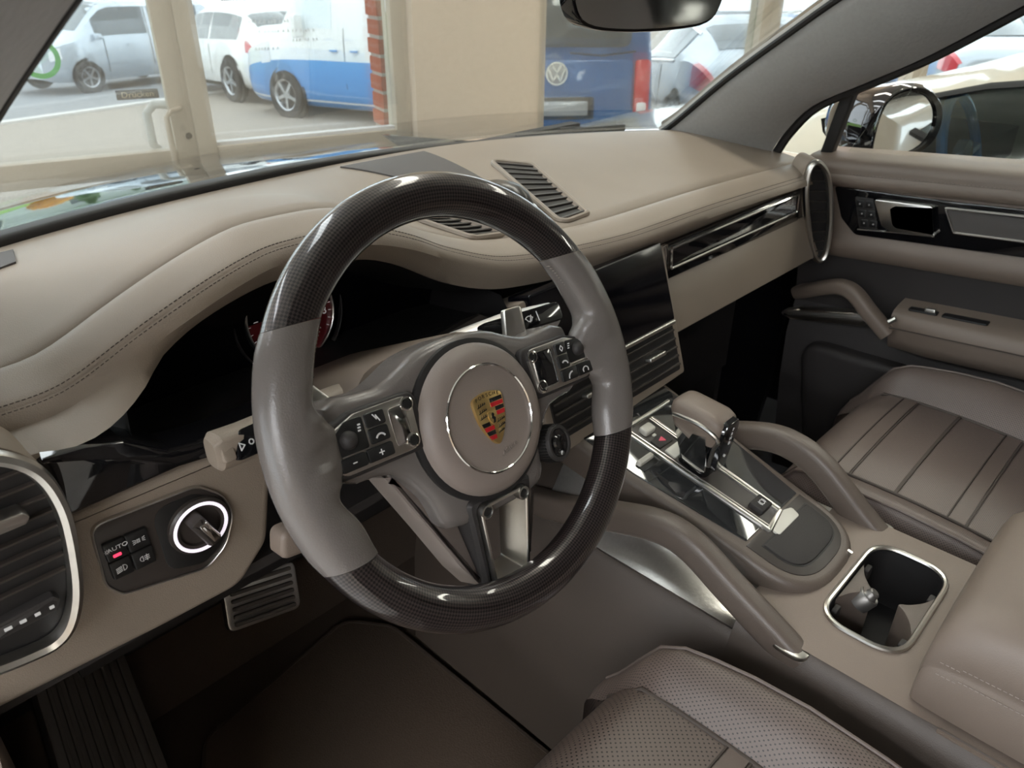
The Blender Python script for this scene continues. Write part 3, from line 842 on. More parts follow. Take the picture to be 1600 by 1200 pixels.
# seam thread either side of the seam
V, F = [], []
x = -.74
while x < .60:
    for d in (.0032, -.0030):
        x1 = x + .0026
        pts = []
        for xx in (x, x1):
            ys, zs = interp(YS, xx), interp(ZS, xx)
            pts.append(Vector((xx, ys + d, zs + (.0024 if d > 0 else -.0009))))
        v, f = tube(pts, .00042, 4)
        k = len(V); V += v; F += [tuple(i + k for i in q) for q in f]
    x += .0040
o = mesh('seam_thread', V, F, 'stitch', dash, world=True, smooth=False); o['kind'] = 'stuff'
# black strip at the foot of the windscreen
v, f = sweep([(x, YB(x) + .012, interp(ZB, x) + (.001 if x < -.2 else .001 - .012 * min(1, (x + .2) / .4))) for x in lin(-.74, .66, 50)], rrect(0, 0, .026, .018, .006, 3))
mesh('windscreen_seal', v, f, 'matte_black', dash, world=True)
# black filler behind the fascia, stands in for the darkness under the dash
mesh('core', *join(box(-.04, .42, .50, 1.24, .22, .30), box(-.04, .50, .66, 1.20, .06, .05)), 'matte_black', dash, world=True, smooth=False)
def surf_z(x, y):
    pr = dash_profile(x)
    for (y0, z0), (y1, z1) in zip(pr[:-1], pr[1:]):
        if (y0 - y) * (y1 - y) <= 0 and y0 != y1: return z0 + (z1 - z0) * (y - y0) / (y1 - y0)
    return pr[0][1]
def drape(pts, h):
    return [Vector((x, y, surf_z(x, y) + h)) for x, y in pts]
# centre speaker grille, defroster outlets, left speaker
def on_top(name, poly, m, h0, h1, parent, n=10):
    """plate following the pad surface: poly of four corners (x, y)"""
    a, b, c, d = [Vector(p) for p in poly]
    rows = []
    for i in range(n + 1):
        l_, r_ = a.lerp(d, i / n), b.lerp(c, i / n)
        rows.append([(q.x, q.y, surf_z(q.x, q.y) + h1) for q in [l_.lerp(r_, j / 6) for j in range(7)]])
    return mesh(name, *thick(rows, (0, 0, h0 - h1)), m, parent, world=True)
on_top('speaker_cover', [(-.115, .545), (.045, .548), (.030, .375), (-.045, .375)], 'speaker_mesh', -.004, .0022, dash)
on_top('speaker_cover', [(-.66, .455), (-.566, .455), (-.578, .405), (-.66, .40)], 'speaker_mesh', -.004, .002, dash)
for side, quad in ((1, [(.098, .452), (.148, .410), (.076, .240), (.018, .236)]), (-1, [(-.205, .395), (-.135, .390), (-.078, .245), (-.138, .248)])):
    q4 = rpoly(quad, .012, 5)
    cx = sum(p[0] for p in quad) / 4; cy = sum(p[1] for p in quad) / 4
    well = mesh('defroster_well', *(lambda r: (r[0], r[1]))(grid([drape(q4, .001), drape(inset(q4, .004), .0012), drape(inset(q4, .006), -.001)], cv=True)), 'taupe', dash, world=True)
    a, b, c, d = [Vector(p) for p in quad]
    rows = [[(q.x, q.y, surf_z(q.x, q.y) + .0012) for q in [a.lerp(d, i / 10).lerp(b.lerp(c, i / 10), j / 6) for j in range(7)]] for i in range(11)]
    # dark opening
    cen = Vector((cx, cy))
    rows = [[(p[0] + (cx - p[0]) * .04, p[1] + (cy - p[1]) * .04, p[2]) for p in r] for r in rows]
    mesh('defroster_opening', *thick(rows, (0, 0, -.006)), 'matte_black', dash, world=True)
    mesh('outlet_border', *tube(drape(inset(q4, -.001), .0015), .0042, 8, True), 'taupe', well, world=True)
    ns = 11
    for k in range(ns):
        t = (k + .5) / ns
        l_, r_ = a.lerp(d, t), b.lerp(c, t)
        l2, r2 = l_.lerp(r_, .04), l_.lerp(r_, .96)
        pts = [Vector((q.x, q.y, surf_z(q.x, q.y) + .0022)) for q in (l2, l2.lerp(r2, .5), r2)]
        v, f = sweep(pts, rrect(0, 0, .0042, .003, .0008, 1))
        mesh('defroster_slat', v, f, 'switch_plastic', well, world=True)
# hump of the small pod between the outlets
zc = surf_z(-.012, .315)
v, f = lathe([(.040, -.004), (.039, .010), (.033, .022), (.022, .030), (.010, .0325), (.002, .033)], 28)
pod = mesh('pod', [(-.012 + p[0] * .8, .318 + p[1] * 1.25, zc + p[2] * 1.1) for p in v], f, 'clock_black', dash, world=True)
v, f = tube([(-.012 + .041 * cos(a) * .8, .318 + .041 * sin(a) * 1.25, zc + .004) for a in lin(0, 2 * pi, 33)[:-1]], .004, 8, closed=True)
mesh('pod_rim', v, f, 'satin_silver', pod, world=True)
# ---- fascia pieces
KM = frame((-.60, .14, .59), (1, 0, 0), (0, 0, 1))       # local z = towards the driver
def kn(vf): return [KM @ Vector(p) for p in vf[0]], vf[1]
knee = rpoly([(-.17, -.066), (-.01, -.076), (.06, -.078), (.094, -.045), (.108, .02), (.118, .068), (-.17, .074)], [.013, .1, .03, .03, .03, .010, .010])
mesh('outer_panel', *kn(prism([(-.17, .07), (-.057, .07), (-.057, .129), (-.17, .137)], -.05, 0, .003)), 'taupe', dash, world=True)
mesh('knee_panel', *kn(prism(knee, -.05, 0, .009, 4)), 'taupe', dash, world=True)
gl = rpoly([(-.062, .072), (.03, .0735), (.118, .062), (.40, .062), (.40, .082), (.10, .086), (.05, .088), (.026, .092), (.012, .102), (-.004, .114), (-.030, .1215), (-.062, .1255)], .004, 3)
mesh('gloss_trim', *kn(prism(gl, -.03, .004, .003)), 'gloss_black', dash, world=True)
mesh('under_panel', *thick([[(-.74, .15, .522), (-.5, .15, .522), (-.2, .15, .53)], [(-.74, .34, .50), (-.5, .34, .50), (-.2, .34, .50)]], (0, 0, -.012)), 'soft_black', dash, world=True)
# passenger side: gloss strip with chrome frame, glove box, end cheek
PM = frame((.37, .165, .64), (1, 0, 0), (0, 0, 1))
def ps(vf): return [PM @ Vector(p) for p in vf[0]], vf[1]
tr = mesh('trim_strip', *ps(prism(rpoly([(-.222, -.030), (.232, -.033), (.225, .027), (-.222, .027)], .003, 3), -.05, .003, .002)), 'gloss_black', dash, world=True)
o1 = rpoly([(-.196, -.014), (.212, -.014), (.206, .023), (-.202, .022)], .006, 4)
mesh('chrome_frame', *ps(ringprism(o1, inset(o1, .0042), 0, .009, .0015)), 'chrome', tr, world=True)
mesh('inlay', *ps(prism(inset(o1, .0042), 0, .0045, .001)), 'gloss_black', tr, world=True)
v, f = prism(rrect(-.212, .003, .012, .05, .003), 0, .006, .002)
mesh('hinge_cap', *ps((v, f)), 'chrome', tr, world=True)
gv = [[(x, y, z) for y, z in ((.164, .609), (.158, .604), (.146, .575), (.134, .542), (.133, .535), (.145, .528), (.30, .49))] for x in lin(.148, .66, 8)]
gb = mesh('glove_box_lid', *grid(gv), 'taupe', dash, world=True, angle=50)
mesh('lower_closing_panel', *box(.42, .34, .36, .60, .05, .30), 'soft_black', dash, world=True, smooth=False)
mesh('lower_closing_panel', *box(-.40, .60, .30, .70, .03, .50), 'soft_black', dash, world=True, smooth=False)
# centre screen and centre outlets
SM = frame((0, .141, .6245), (1, 0, 0), (0, .037, .105))
def sm(vf): return [SM @ Vector(p) for p in vf[0]], vf[1]
mesh('stack_surround', *sm(prism(rpoly([(-.150, -.15), (.146, -.14), (.150, .05), (-.150, .05)], .006), -.06, -.002, .003)), 'taupe', dash, world=True)
scn = mesh('centre_screen', *sm(prism(rrect(-.002, .0, .272, .112, .005), -.03, .006, .002)), 'screen_black', dash, world=True)
mesh('chrome_bar', *sm(prism(rrect(-.002, -.0585, .272, .0065, .003), -.01, .008, .002)), 'satin_silver', dash, world=True)
for x0, x1 in ((-.138, -.004), (.002, .132)):
    w = mesh('air_outlet', *sm(prism(rrect((x0 + x1) / 2, -.096, x1 - x0, .068, .005), -.02, .001)), 'matte_black', dash, world=True)
    for k in range(5):
        mesh('slat', *sm(prism(rrect((x0 + x1) / 2, -.070 - k * .0128, x1 - x0 - .004, .0034, .001, 2), 0, .005, .001)), 'switch_plastic', w, world=True)
    cxm = (x0 + x1) / 2
    mesh('vane_tab', *sm(prism(rrect(cxm + .008, -.092, .038, .0065, .003), 0, .011, .002)), 'satin_silver', w, world=True)
# side air outlets
def outlet(pts, M, slats, parent, ymin, ymax, r, wheel=None, tab=None):
    ol = [(p.x, p.y) for p in catmull([(x, y, 0) for x, y in pts], 6, True)]
    T = lambda vf: ([M @ Vector(p) for p in vf[0]], vf[1])
    w = mesh('air_outlet', *T(prism(inset(ol, -.004), -.05, .0015, .002)), 'taupe', parent, world=True)
    mesh('opening', *T(prism(ol, -.002, .004)), 'matte_black', w, world=True)
    ring = catmull([(p[0], p[1], .011) for p in ol], 2, True)
    mesh('chrome_surround', *T(tube(ring, .0052, 8, True, up=(0, 0, 1), ry=.008)), 'satin_silver', w, world=True)
    ins = inset(ol, .004)
    for k in range(slats):
        y = ymin + (ymax - ymin) * (k + .5) / slats
        xsx = []
        for (a, b) in zip(ins, ins[1:] + ins[:1]):
            if (a[1] - y) * (b[1] - y) <= 0 and a[1] != b[1]: xsx.append(a[0] + (b[0] - a[0]) * (y - a[1]) / (b[1] - a[1]))
        if len(xsx) < 2: continue
        x0, x1 = min(xsx), max(xsx)
        mesh('slat', *T(prism(rpoly([(x0, y - .0010), (x1, y - .0010), (x1, y + .0010), (x0, y + .0010)], .0004, 1), .003, .0085, .0006)), 'switch_plastic', w, world=True)
    return w, T
lw, LT = outlet([(-.175, .14), (-.14, .163), (-.098, .156), (-.070, .134), (-.0605, .098), (-.064, .050), (-.072, .014), (-.086, -.008), (-.108, -.011), (-.15, .0), (-.175, .03)], KM @ Matrix.Translation((0, 0, .012)), 9, dash, .036, .15, [.01, .03, .05, .06, .06, .03, .025, .01])
mesh('vane_tab', *LT(prism(rpoly([(-.15, .100), (-.084, .0995), (-.080, .104), (-.084, .1095), (-.15, .112)], .003), .008, .022, .002)), 'satin_silver', lw, world=True)
tw_ = mesh('thumb_wheel', *LT(prism(rpoly([(-.125, .012), (-.083, .013), (-.079, .022), (-.083, .028), (-.125, .026)], .003), 0, .012, .003)), 'soft_black', lw, world=True)
for k in range(4):
    mesh('wheel_mark', *LT(prism(rrect(-.115 + k * .0095, .0195, .005 - .0006 * k, .0028, .0006), .0115, .0124)), 'print_white', tw_, world=True)
RM = frame((.640, .150, .620), (.76, -.65, 0), (0, 0, 1))
outlet([(-.033, .070), (-.027, .088), (-.014, .088), (.006, .062), (.024, .0), (.032, -.060), (.030, -.086), (.018, -.092), (.002, -.070), (-.018, -.010), (-.030, .035)], RM, 9, dash, -.085, .085, [.02, .012, .012, .03, .04, .014, .014, .03, .05])
# ---- instrument cluster
cl = thing('instrument_cluster', 'black instrument display with a red rev counter behind the steering wheel', 'instrument cluster', (-.37, .28, .66))
fo = [(x, interp(LY, x) + .010, interp(ZS, x) - interp(LD, x) - .001) for x in lin(-.588, -.16, 26)]
fo += [(-.152, .185, .675), (-.155, .165, .655)] + [(x, .150, .660) for x in lin(-.2, -.55, 10)] + [(-.578, .148, .668), (-.594, .152, .690)]
cen = Vector((-.372, .16, .70))
bo = [Vector((cen.x + (p[0] - cen.x) * .96, .305 - (p[2] - .64) * .15, .675 + (p[2] - cen.z) * .95)) for p in fo]
mid = [Vector(p).lerp(q, .5) + Vector((0, 0, -.004)) for p, q in zip(fo, bo)]
mesh('shroud', *grid([fo, mid, bo], cv=True), 'matte_black', cl, world=True, angle=70)
nb = len(bo)
mesh('display', bo + [b + Vector((0, .01, 0)) for b in bo], [tuple(range(nb)), tuple(range(2 * nb - 1, nb - 1, -1))] + [(i, (i + 1) % nb, nb + (i + 1) % nb, nb + i) for i in range(nb)], 'screen_black', cl, world=True, smooth=False)
TM = frame((-.366, .296, .683), (1, 0, 0), (0, .15, 1))
T = lambda vf: ([TM @ Vector(p) for p in vf[0]], vf[1])
ta = mesh('rev_counter_dial', *T(lathe([(.052, -.006), (.052, .001), (.0495, .002), (.001, .002)], 40)), 'gauge_red', cl, world=True)
mesh('bezel', *T(ringprism(circ(0, 0, .0535, 48), circ(0, 0, .0512, 48), -.004, .006, .0008)), 'brushed_metal', ta, world=True)
mesh('bezel', *T(ringprism(circ(0, 0, .066, 48), circ(0, 0, .0645, 48), -.004, .003, .0006)), 'soft_black', ta, world=True)
CI = (Matrix.Translation((-.37, .28, .66))).inverted()
for k in range(1, 9):
    a = radians(230 - 30 * k)
    text('numeral', str(k), .0125, 'gauge_white', ta, None, M=CI @ TM @ Matrix.Translation((.0415 * cos(a), .0415 * sin(a), .0024)))
ticks = [[(.0475 * cos(radians(a)), .0475 * sin(radians(a))), (.0505 * cos(radians(a)), .0505 * sin(radians(a)))] for a in range(-30, 215, 10)]
mesh('scale_marks', *T(strokes(ticks, .0007, .002)), 'gauge_white', ta, world=True)
mesh('needle', *T(prism(rpoly([(-.0015, 0), (.0015, 0), (.0006, -.044), (-.0006, -.044)], .0003, 1), .003, .0045)), 'hazard_red', ta, world=True)
mesh('indicator_lamp', *(lambda M: ([M @ Vector(p) for p in prism(rrect(0, 0, .006, .003, .001), 0, .001)[0]], prism(rrect(0, 0, .006, .003, .001), 0, .001)[1]))(frame((-.538, .297, .612), (1, 0, 0), (0, .15, 1))), 'led_pink', cl, world=True)
# ---- light switch unit with starter knob
ls = thing('light_switch_panel', 'dark switch panel with four light buttons and a ringed starter knob', 'switch panel', M=KM)
ol = rpoly([(-.044, .056), (.040, .050), (.060, .030), (.066, .006), (.054, -.022), (.033, -.036), (-.036, -.019), (-.046, -.004)], [.012, .02, .03, .03, .03, .02, .012, .02], 5)
mesh('plate', *prism(ol, -.01, .003, .003), 'switch_plastic', ls)
mesh('rim', *ringprism(ol, inset(ol, .0016), 0, .0042, .0006), 'brushed_metal', ls)
mesh('knob_well', *prism(rpoly([(.0005, .046), (.036, .044), (.056, .028), (.060, .006), (.050, -.018), (.032, -.029), (.002, -.018)], .016, 5), .001, .0036, .0006), 'button_black', ls)
def quadp(q, z0, z1, bev=.0012): return prism(rpoly(q, .0016, 3), z0, z1, bev)
bx = [[(-.0405, .0372), (-.0238, .0365), (-.0062, .0355)], [(-.0400, .0182), (-.0232, .0178), (-.0055, .0172)], [(-.0396, .0000), (-.0228, -.0008), (-.0050, -.0012)]]
g = .0004
ic = []
for r in range(2):
    for c in range(2):
        p = [bx[r + 1][c], bx[r + 1][c + 1], bx[r][c + 1], bx[r][c]]
        p = [(p[0][0] + g, p[0][1] + g), (p[1][0] - g, p[1][1] + g), (p[2][0] - g, p[2][1] - g), (p[3][0] + g, p[3][1] - g)]
        b = mesh('button', *quadp(p, .002, .0062), 'button_black', ls)
        cx, cy = sum(q[0] for q in p) / 4, sum(q[1] for q in p) / 4
        if (r, c) == (0, 0):
            text('lettering', 'AUTO', .0052, 'print_white', b, (cx + .0016, cy + .0022, .0062), sx=1.1)
            mesh('lamp_symbol', *strokes([arc(cx - .0062, cy + .0022, .0010, 0, 360, 10)] + [[(cx - .0062 + .0014 * cos(a), cy + .0022 + .0014 * sin(a)), (cx - .0062 + .0021 * cos(a), cy + .0022 + .0021 * sin(a))] for a in lin(0, 5.5, 8)], .0004, .0062), 'print_white', b)
            mesh('status_led', *prism(rrect(cx, cy - .0045, .0062, .0026, .0008), .006, .0067), 'led_red', b)
        elif (r, c) == (0, 1):
            L = [arc(cx - .001, cy, .0016, -90, 90), [(cx - .001, cy - .0016), (cx - .001, cy + .0016)], arc(cx + .001, cy, .0016, 90, 270), [(cx + .001, cy - .0016), (cx + .001, cy + .0016)]]
            L += [[(cx - .0018, cy + d), (cx - .0042, cy + d * 1.6)] for d in (-.0012, 0, .0012)] + [[(cx + .0030, cy + d), (cx + .0050, cy + d * 1.6)] for d in (-.0012, 0, .0012)]
            mesh('side_light_symbol', *strokes(L, .0005, .0062), 'print_white', b)
        elif (r, c) == (1, 0):
            L = [arc(cx + .001, cy, .0027, -90, 90), [(cx + .001, cy - .0027), (cx + .001, cy + .0027)]] + [[(cx - .0002, cy + d), (cx - .0044, cy + d - .0008)] for d in (-.0022, -.0008, .0008, .0022)]
            mesh('beam_symbol', *strokes(L, .0006, .0062), 'print_white', b)
        else:
            L = [arc(cx - .0008, cy, .0024, 90, 270), [(cx - .0008, cy - .0024), (cx - .0008, cy + .0024)], [(cx + .0022, cy - .003), (cx + .0022, cy + .003)]] + [[(cx + .0004, cy + d), (cx + .004, cy + d)] for d in (-.0017, 0, .0017)]
            mesh('fog_symbol', *strokes(L, .0005, .0062), 'print_white', b)
kx, ky = .0337, .0135
kb = mesh('starter_knob', *lathe([(.0262, .002), (.0262, .0075), (.0245, .0095), (.0225, .0095), (.018, .0085), (.017, .006), (.001, .006)], 40, kx, ky), 'switch_plastic', ls)
mesh('light_ring', *ringprism(circ(kx, ky, .0236, 48), circ(kx, ky, .0207, 48), .009, .0106, .0006), 'ring_light', kb)
ca, sa = cos(radians(-66)), sin(radians(-66))
gv_, gf_ = prism(rpoly([(-.0165, -.0066), (.0165, -.0066), (.0165, .0066), (-.0165, .0066)], .004, 4), .006, .021, .004)
mesh('knob_grip', [(kx + p[0] * ca - p[1] * sa, ky + p[0] * sa + p[1] * ca, p[2]) for p in gv_], gf_, 'switch_plastic', kb)
gv_, gf_ = prism(rrect(0.0005, .0022, .023, .0080, .002), .018, .0225, .002)
mesh('grip_inlay', [(kx + p[0] * ca - p[1] * sa, ky + p[0] * sa + p[1] * ca, p[2]) for p in gv_], gf_, 'chrome', kb)
# ------------------------------------------------------------------ steering wheel (local: x right, y up in the wheel plane, z towards the driver)
TW = radians(26.25)
WM = frame((-.37, 0, .70), (1, 0, 0), (0, sin(TW), cos(TW))) @ Matrix.Rotation(radians(-4), 4, 'Z')
wh = thing('steering_wheel', 'three-spoke steering wheel with glossy carbon rim and grey leather grips', 'steering wheel', M=WM)
RMID, RA, RB = .1715, .0188, .0172
def rim_seg(name, m, y0, y1, side, grip, n):
    """piece of the rim between the horizontal cuts y0 and y1; side 0 top, 1 left, 2 bottom, 3 right"""
    NP = 26
    rows, uvs = [], []
    for i in range(n + 1):
        t = i / n
        row = []
        for j in range(NP):
            ph = 2 * pi * j / NP
            cr, cz = cos(ph), sin(ph)
            r = RMID + RA * cr
            a0, a1 = math.asin(y0 / r), math.asin(y1 / r)
            if side == 0: a0, a1 = a0, pi - a1
            elif side == 1: a0, a1 = pi - a0, pi - a1
            elif side == 2: a0, a1 = pi - a0, 2 * pi + a1
            th = a0 + (a1 - a0) * t
            k = 1.0; kz = 1.0; ex = 0
            if grip:
                y = r * sin(th)
                e = min(1, min(abs(y - y0), abs(y - y1)) / .012)
                k = 1 + .05 * e; kz = 1 + .06 * e
                if cr < 0:
                    bump = math.exp(-((y - .004) / .027) ** 4) * .023 + math.exp(-((y - .058) / .03) ** 2) * .002 - math.exp(-((y + .055) / .02) ** 2) * (-.006)
                    ex = bump * (-cr) ** .8
                    kz *= 1 + .12 * math.exp(-((y - .045) / .02) ** 2)
            rr = RMID + RA * k * cr - ex
            z = RB * kz * cz
            if grip and ex > .01: z = z * (1 - .12 * min(1, ex / .023)) - ex * .25
            row.append((rr * cos(th), rr * sin(th), z))
            uvs.append((th * RMID, ph * .018))
        rows.append(row)
    vs, fs = grid(rows, cv=True)
    fs.append(tuple(range(NP))); fs.append(tuple(len(vs) - NP + q for q in range(NP)))
    return mesh(name, vs, fs, m, wh, uvs=uvs, angle=50)
YT, YL = .097, -.079
rim_seg('carbon_rim', 'carbon_weave', YT, YT, 0, False, 60)
rim_seg('carbon_rim', 'carbon_weave', YL, YL, 2, False, 60)
def rim_grip(side):
    return rim_seg('leather_grip', 'grip_leather', YT - .0003, YL + .0003, side, True, 56)
gL = rim_grip(1)
def right_grip():
    src = gL.data
    me = src.copy()
    me.transform(Matrix.Diagonal((-1, 1, 1, 1)))
    bm = bmesh.new(); bm.from_mesh(me); bmesh.ops.recalc_face_normals(bm, faces=bm.faces); bm.to_mesh(me); bm.free()
    o = bpy.data.objects.new('leather_grip', me); COL.objects.link(o); o.parent = wh
    return o
gR = right_grip()
# grip seam thread on the inner edge
for s, par in ((-1, gL), (1, gR)):
    V, F = [], []
    for y in lin(.038, .09, 22):
        x = -sqrt(max(.0001, (.1525 - .001) ** 2 - y * y))
        x -= .0042 * math.exp(-((y - .055) / .02) ** 2) * 0
        v, f = tube([(s * -(x + .0006), y, .004), (s * -(x - .0006), y + .0015, -.003)], .0007, 4)
        k = len(V); V += v; F += [tuple(i + k for i in q) for q in f]
    o = mesh('seam_thread', V, F, 'stitch_pale', par, smooth=False); o['kind'] = 'stuff'
# spoke cover behind hub
so = [(-.132, .033), (-.085, .035), (-.060, .043), (-.038, .052), (0, .056), (.038, .052), (.060, .043), (.085, .035), (.132, .033), (.132, -.024), (.090, -.034), (.066, -.064), (.054, -.095), (0, -.10), (-.054, -.095), (-.066, -.064), (-.090, -.034), (-.132, -.024)]
sp = catmull([(x, y, 0) for x, y in so], 3, True)
mesh('spoke_cover', *prism([(p.x, p.y) for p in sp], -.052, -.006, .012, 4), 'grip_leather', wh)
# hub
HX, HY = 0, -.018
mesh('hub_gap', *lathe([(.069, -.04), (.069, -.002), (.064, 0), (.001, 0)], 48, HX, HY), 'matte_black', wh)
hub = mesh('hub_cover', *lathe([(.0655, -.03), (.0655, -.004), (.0640, .002), (.060, .0075), (.054, .0108), (.049, .012), (.0455, .0120), (.0445, .0105), (.001, .0115)], 64, HX, HY), 'hub_leather', wh)
mesh('chrome_ring', *ringprism(circ(HX, HY, .0462, 64), circ(HX, HY, .0440, 64), .010, .0132, .0008), 'chrome', hub)
text('airbag_mark', 'AIRBAG', .0055, 'hub_leather', hub, (.012, -.048, .0112), rot=radians(12), depth=.0004)
# crest
cr = mesh('crest', *prism([(p.x, p.y) for p in catmull([(-.0155, .0005, 0), (-.008, .0036, 0), (0, .0046, 0), (.008, .0036, 0), (.0155, .0005, 0), (.0160, -.008, 0), (.0140, -.020, 0), (.0085, -.032, 0), (0, -.0405, 0), (-.0085, -.032, 0), (-.0140, -.020, 0), (-.0160, -.008, 0)], 4, True)], .011, .0142, .0008), 'gold', hub)
Z0, Z1 = .0138, .0147
def en(name, pts, m): mesh(name, *prism(pts, Z0, Z1), m, cr, smooth=False)
def band(x0a, x0b, x1a, x1b, ya, yb, m):
    en('enamel_band', [(x0b, yb), (x1b, yb), (x1a, ya), (x0a, ya)], m)
cols = ['enamel_black', 'enamel_red', 'enamel_black', 'enamel_red']
h = .0039
for k in range(4):        # upper right quarter
    ya = -.0018 - k * h; yb = ya - h + .0005
    xr = lambda y: .0146 - max(0, (-y - .010)) * .10
    xl = .0012 if k < 2 else .0052
    band(xl, xl, xr(ya), xr(yb), ya, yb, cols[k])
for k in range(4):        # lower left quarter
    ya = -.0198 - k * h; yb = ya - h + .0005
    wl = lambda y: .0138 * sqrt(max(0, (y + .0400) / .0215)) * .97 + .0002
    xr = -.0012 if k >= 1 else -.0050
    band(-min(wl(ya), .0132), -min(wl(yb), .0132), xr, -.0012 if k > 0 else -.0042, ya, yb, cols[k])
for (cx, cy, s) in [(-.0085, -.0050, 1), (-.0085, -.0100, 1), (-.0085, -.0148, 1), (.0078, -.0215, 1), (.0070, -.0262, .9), (.0055, -.0305, .75)]:   # antlers
    L = [[(cx - .0044 * s, cy - .0012), (cx - .001, cy - .0004), (cx + .0044 * s, cy + .0006)]] + [[(cx + d * s, cy - .0005 + d * .15), (cx + (d + .0010) * s, cy + .0016)] for d in (-.0034, -.0012, .0010, .0030)]
    mesh('antler', *strokes(L, .0006, .0140, .0006), 'enamel_black', cr)
sh = mesh('inner_shield', *prism([(p.x, p.y) for p in catmull([(-.0045, -.0125, 0), (0, -.0118, 0), (.0045, -.0125, 0), (.0044, -.0180, 0), (0, -.0238, 0), (-.0044, -.0180, 0)], 3, True)], .0138, .0152, .0004), 'gold', cr)
mesh('horse', *prism(rpoly([(-.0014, -.0222), (-.0004, -.0190), (-.0022, -.0172), (-.0012, -.0140), (.0004, -.0132), (.0014, -.0150), (.0006, -.0165), (.0022, -.0178), (.0010, -.0215)], .0003, 2), .015, .0157), 'enamel_black', sh)
for i, ch in enumerate('PORSCHE'):
    x = -.0117 + i * .0039
    text('crest_letter', ch, .0044, 'enamel_black', cr, (x, .0012 + .0018 * (1 - (x / .013) ** 2) - .0012, .0141), rot=-x * 9, depth=.0003)
# button pods
def pod(s):
    o = rpoly([(s * .058, -.022), (s * .058, .026), (s * .118, .026), (s * .148, .016), (s * .149, -.012), (s * .138, -.022)] if s < 0 else [(s * .138, -.022), (s * .149, -.012), (s * .148, .016), (s * .118, .026), (s * .058, .026), (s * .058, -.022)], .010, 5)
    p = mesh('button_pod', *prism(o, -.035, .001, .003, 3), 'soft_black', wh)
    i1 = rpoly([(s * .068, -.017), (s * .066, .022), (s * .116, .022), (s * .143, .012), (s * .143, -.010), (s * .134, -.017)] if s < 0 else [(s * .134, -.017), (s * .143, -.010), (s * .143, .012), (s * .116, .022), (s * .066, .022), (s * .068, -.017)], .008, 5)
    bz = mesh('bezel', *prism(inset(i1, -.0016), -.002, .0034, .0010), 'satin_silver' if s < 0 else 'brushed_metal', p)
    for yy, xx in ((.017, .070), (-.0115, .073)):
        e = mesh('screw_boss', *lathe([(.0058, -.002), (.0058, .0045), (.0045, .005), (.0042, .0035), (.001, .0035)], 20, s * xx, yy), 'chrome', bz)
        mesh('screw', *lathe([(.0036, .003), (.0036, .0045), (.001, .0047)], 14, s * xx, yy), 'button_black', e)
    if s < 0:
        mesh('mirror_insert', *prism(rrect(s * .080, .003, .016, .030, .003), .002, .0040, .001), 'chrome', bz)
    else:
        mesh('mirror_insert', *prism(rrect(s * .082, .003, .024, .033, .004), .002, .0040, .001), 'gloss_black', bz)
        mesh('insert_edge', *ringprism(rrect(s * .082, .003, .025, .034, .004), rrect(s * .082, .003, .0236, .0326, .0035), .002, .0046), 'chrome', bz)
    return p, bz
def key(parent, pts, name='button', m='button_black'):
    return mesh(name, *prism(rpoly(pts, .002, 3), .002, .0062, .0010), m, parent)
def rect(x0, x1, y0, y1): return [(x0, y0), (x1, y0), (x1, y1), (x0, y1)]
pL, bL = pod(-1)
k1 = mesh('roller_well', *prism(rpoly([(-.137, -.004), (-.111, -.004), (-.111, .0205), (-.126, .0205), (-.137, .012)], [.002, .002, .002, .010, .006], 4), .002, .0042, .0006), 'button_black', bL)
mesh('roller', *(lambda vf: ([( -.1265 + p[2] * .0 + p[0], .0065 + p[1], .0030 + p[2]) for p in vf[0]], vf[1]))(lathe([(.0072, -.004), (.0074, 0), (.0066, .0042), (.0042, .0066), (.0012, .0074)], 24)), 'soft_black', k1)
for dx, dy in ((0, 0), (.0013, .0022), (.0026, .0044)):
    mesh('level_mark', *prism(rrect(-.1158 + dx * .3, .0105 + dy, .0024, .0012, .0003), .004, .0047), 'print_white', k1)
b = key(bL, rect(-.1095, -.0925, .0095, .0205)); mesh('mute_symbol', *strokes([[(-.103, .0185), (-.1005, .0145), (-.1005, .0175), (-.098, .0125)]], .0008, .0062), 'print_white', b)
b = key(bL, rect(-.1095, -.0925, -.003, .0085)); mesh('phone_symbol', *strokes([arc(-.101, -.001, .0042, 30, 150, 6)], .0013, .0062), 'print_white', b)
b = key(bL, rect(-.1385, -.1165, -.0155, -.0052)); mesh('minus_symbol', *strokes([[(-.129, -.0103), (-.126, -.0103)]], .0008, .0062), 'print_white', b)
b = key(bL, rect(-.1158, -.0925, -.0155, -.0052)); mesh('plus_symbol', *strokes([[(-.106, -.0103), (-.102, -.0103)], [(-.104, -.0123), (-.104, -.0083)]], .0008, .0062), 'print_white', b)
pR, bR = pod(1)
b = key(bR, rect(.0985, .112, .010, .0205)); mesh('diamond_symbol', *strokes([[(.1052, .0180), (.1072, .0153), (.1052, .0126), (.1032, .0153), (.1052, .0180)]], .0006, .0062), 'print_white', b)
b = key(bR, rect(.0985, .112, -.003, .009)); mesh('phone_symbol', *strokes([arc(.1052, -.0005, .0040, 20, 130, 6)], .0012, .0062), 'print_white', b)
k2 = mesh('roller_well', *prism(rpoly([(.114, -.001), (.1395, -.001), (.1395, .011), (.130, .0195), (.114, .0205)], [.002, .002, .006, .008, .002], 4), .002, .0042, .0006), 'button_black', bR)
mesh('roller', *lathe([(.0066, 0), (.0068, .003), (.006, .0072), (.0038, .0096), (.0011, .0104)], 24, .1275, .0095), 'soft_black', k2)
mesh('chrome_strip', *prism(rrect(.1265, -.0025, .025, .0014, .0005), .002, .0052), 'chrome', bR)
for dx in (0, 1, 2):
    mesh('level_mark', *prism(rrect(.1165 + dx * .0006, .0130 + dx * .002, .0022, .0011, .0003), .004, .0047), 'print_white', k2)
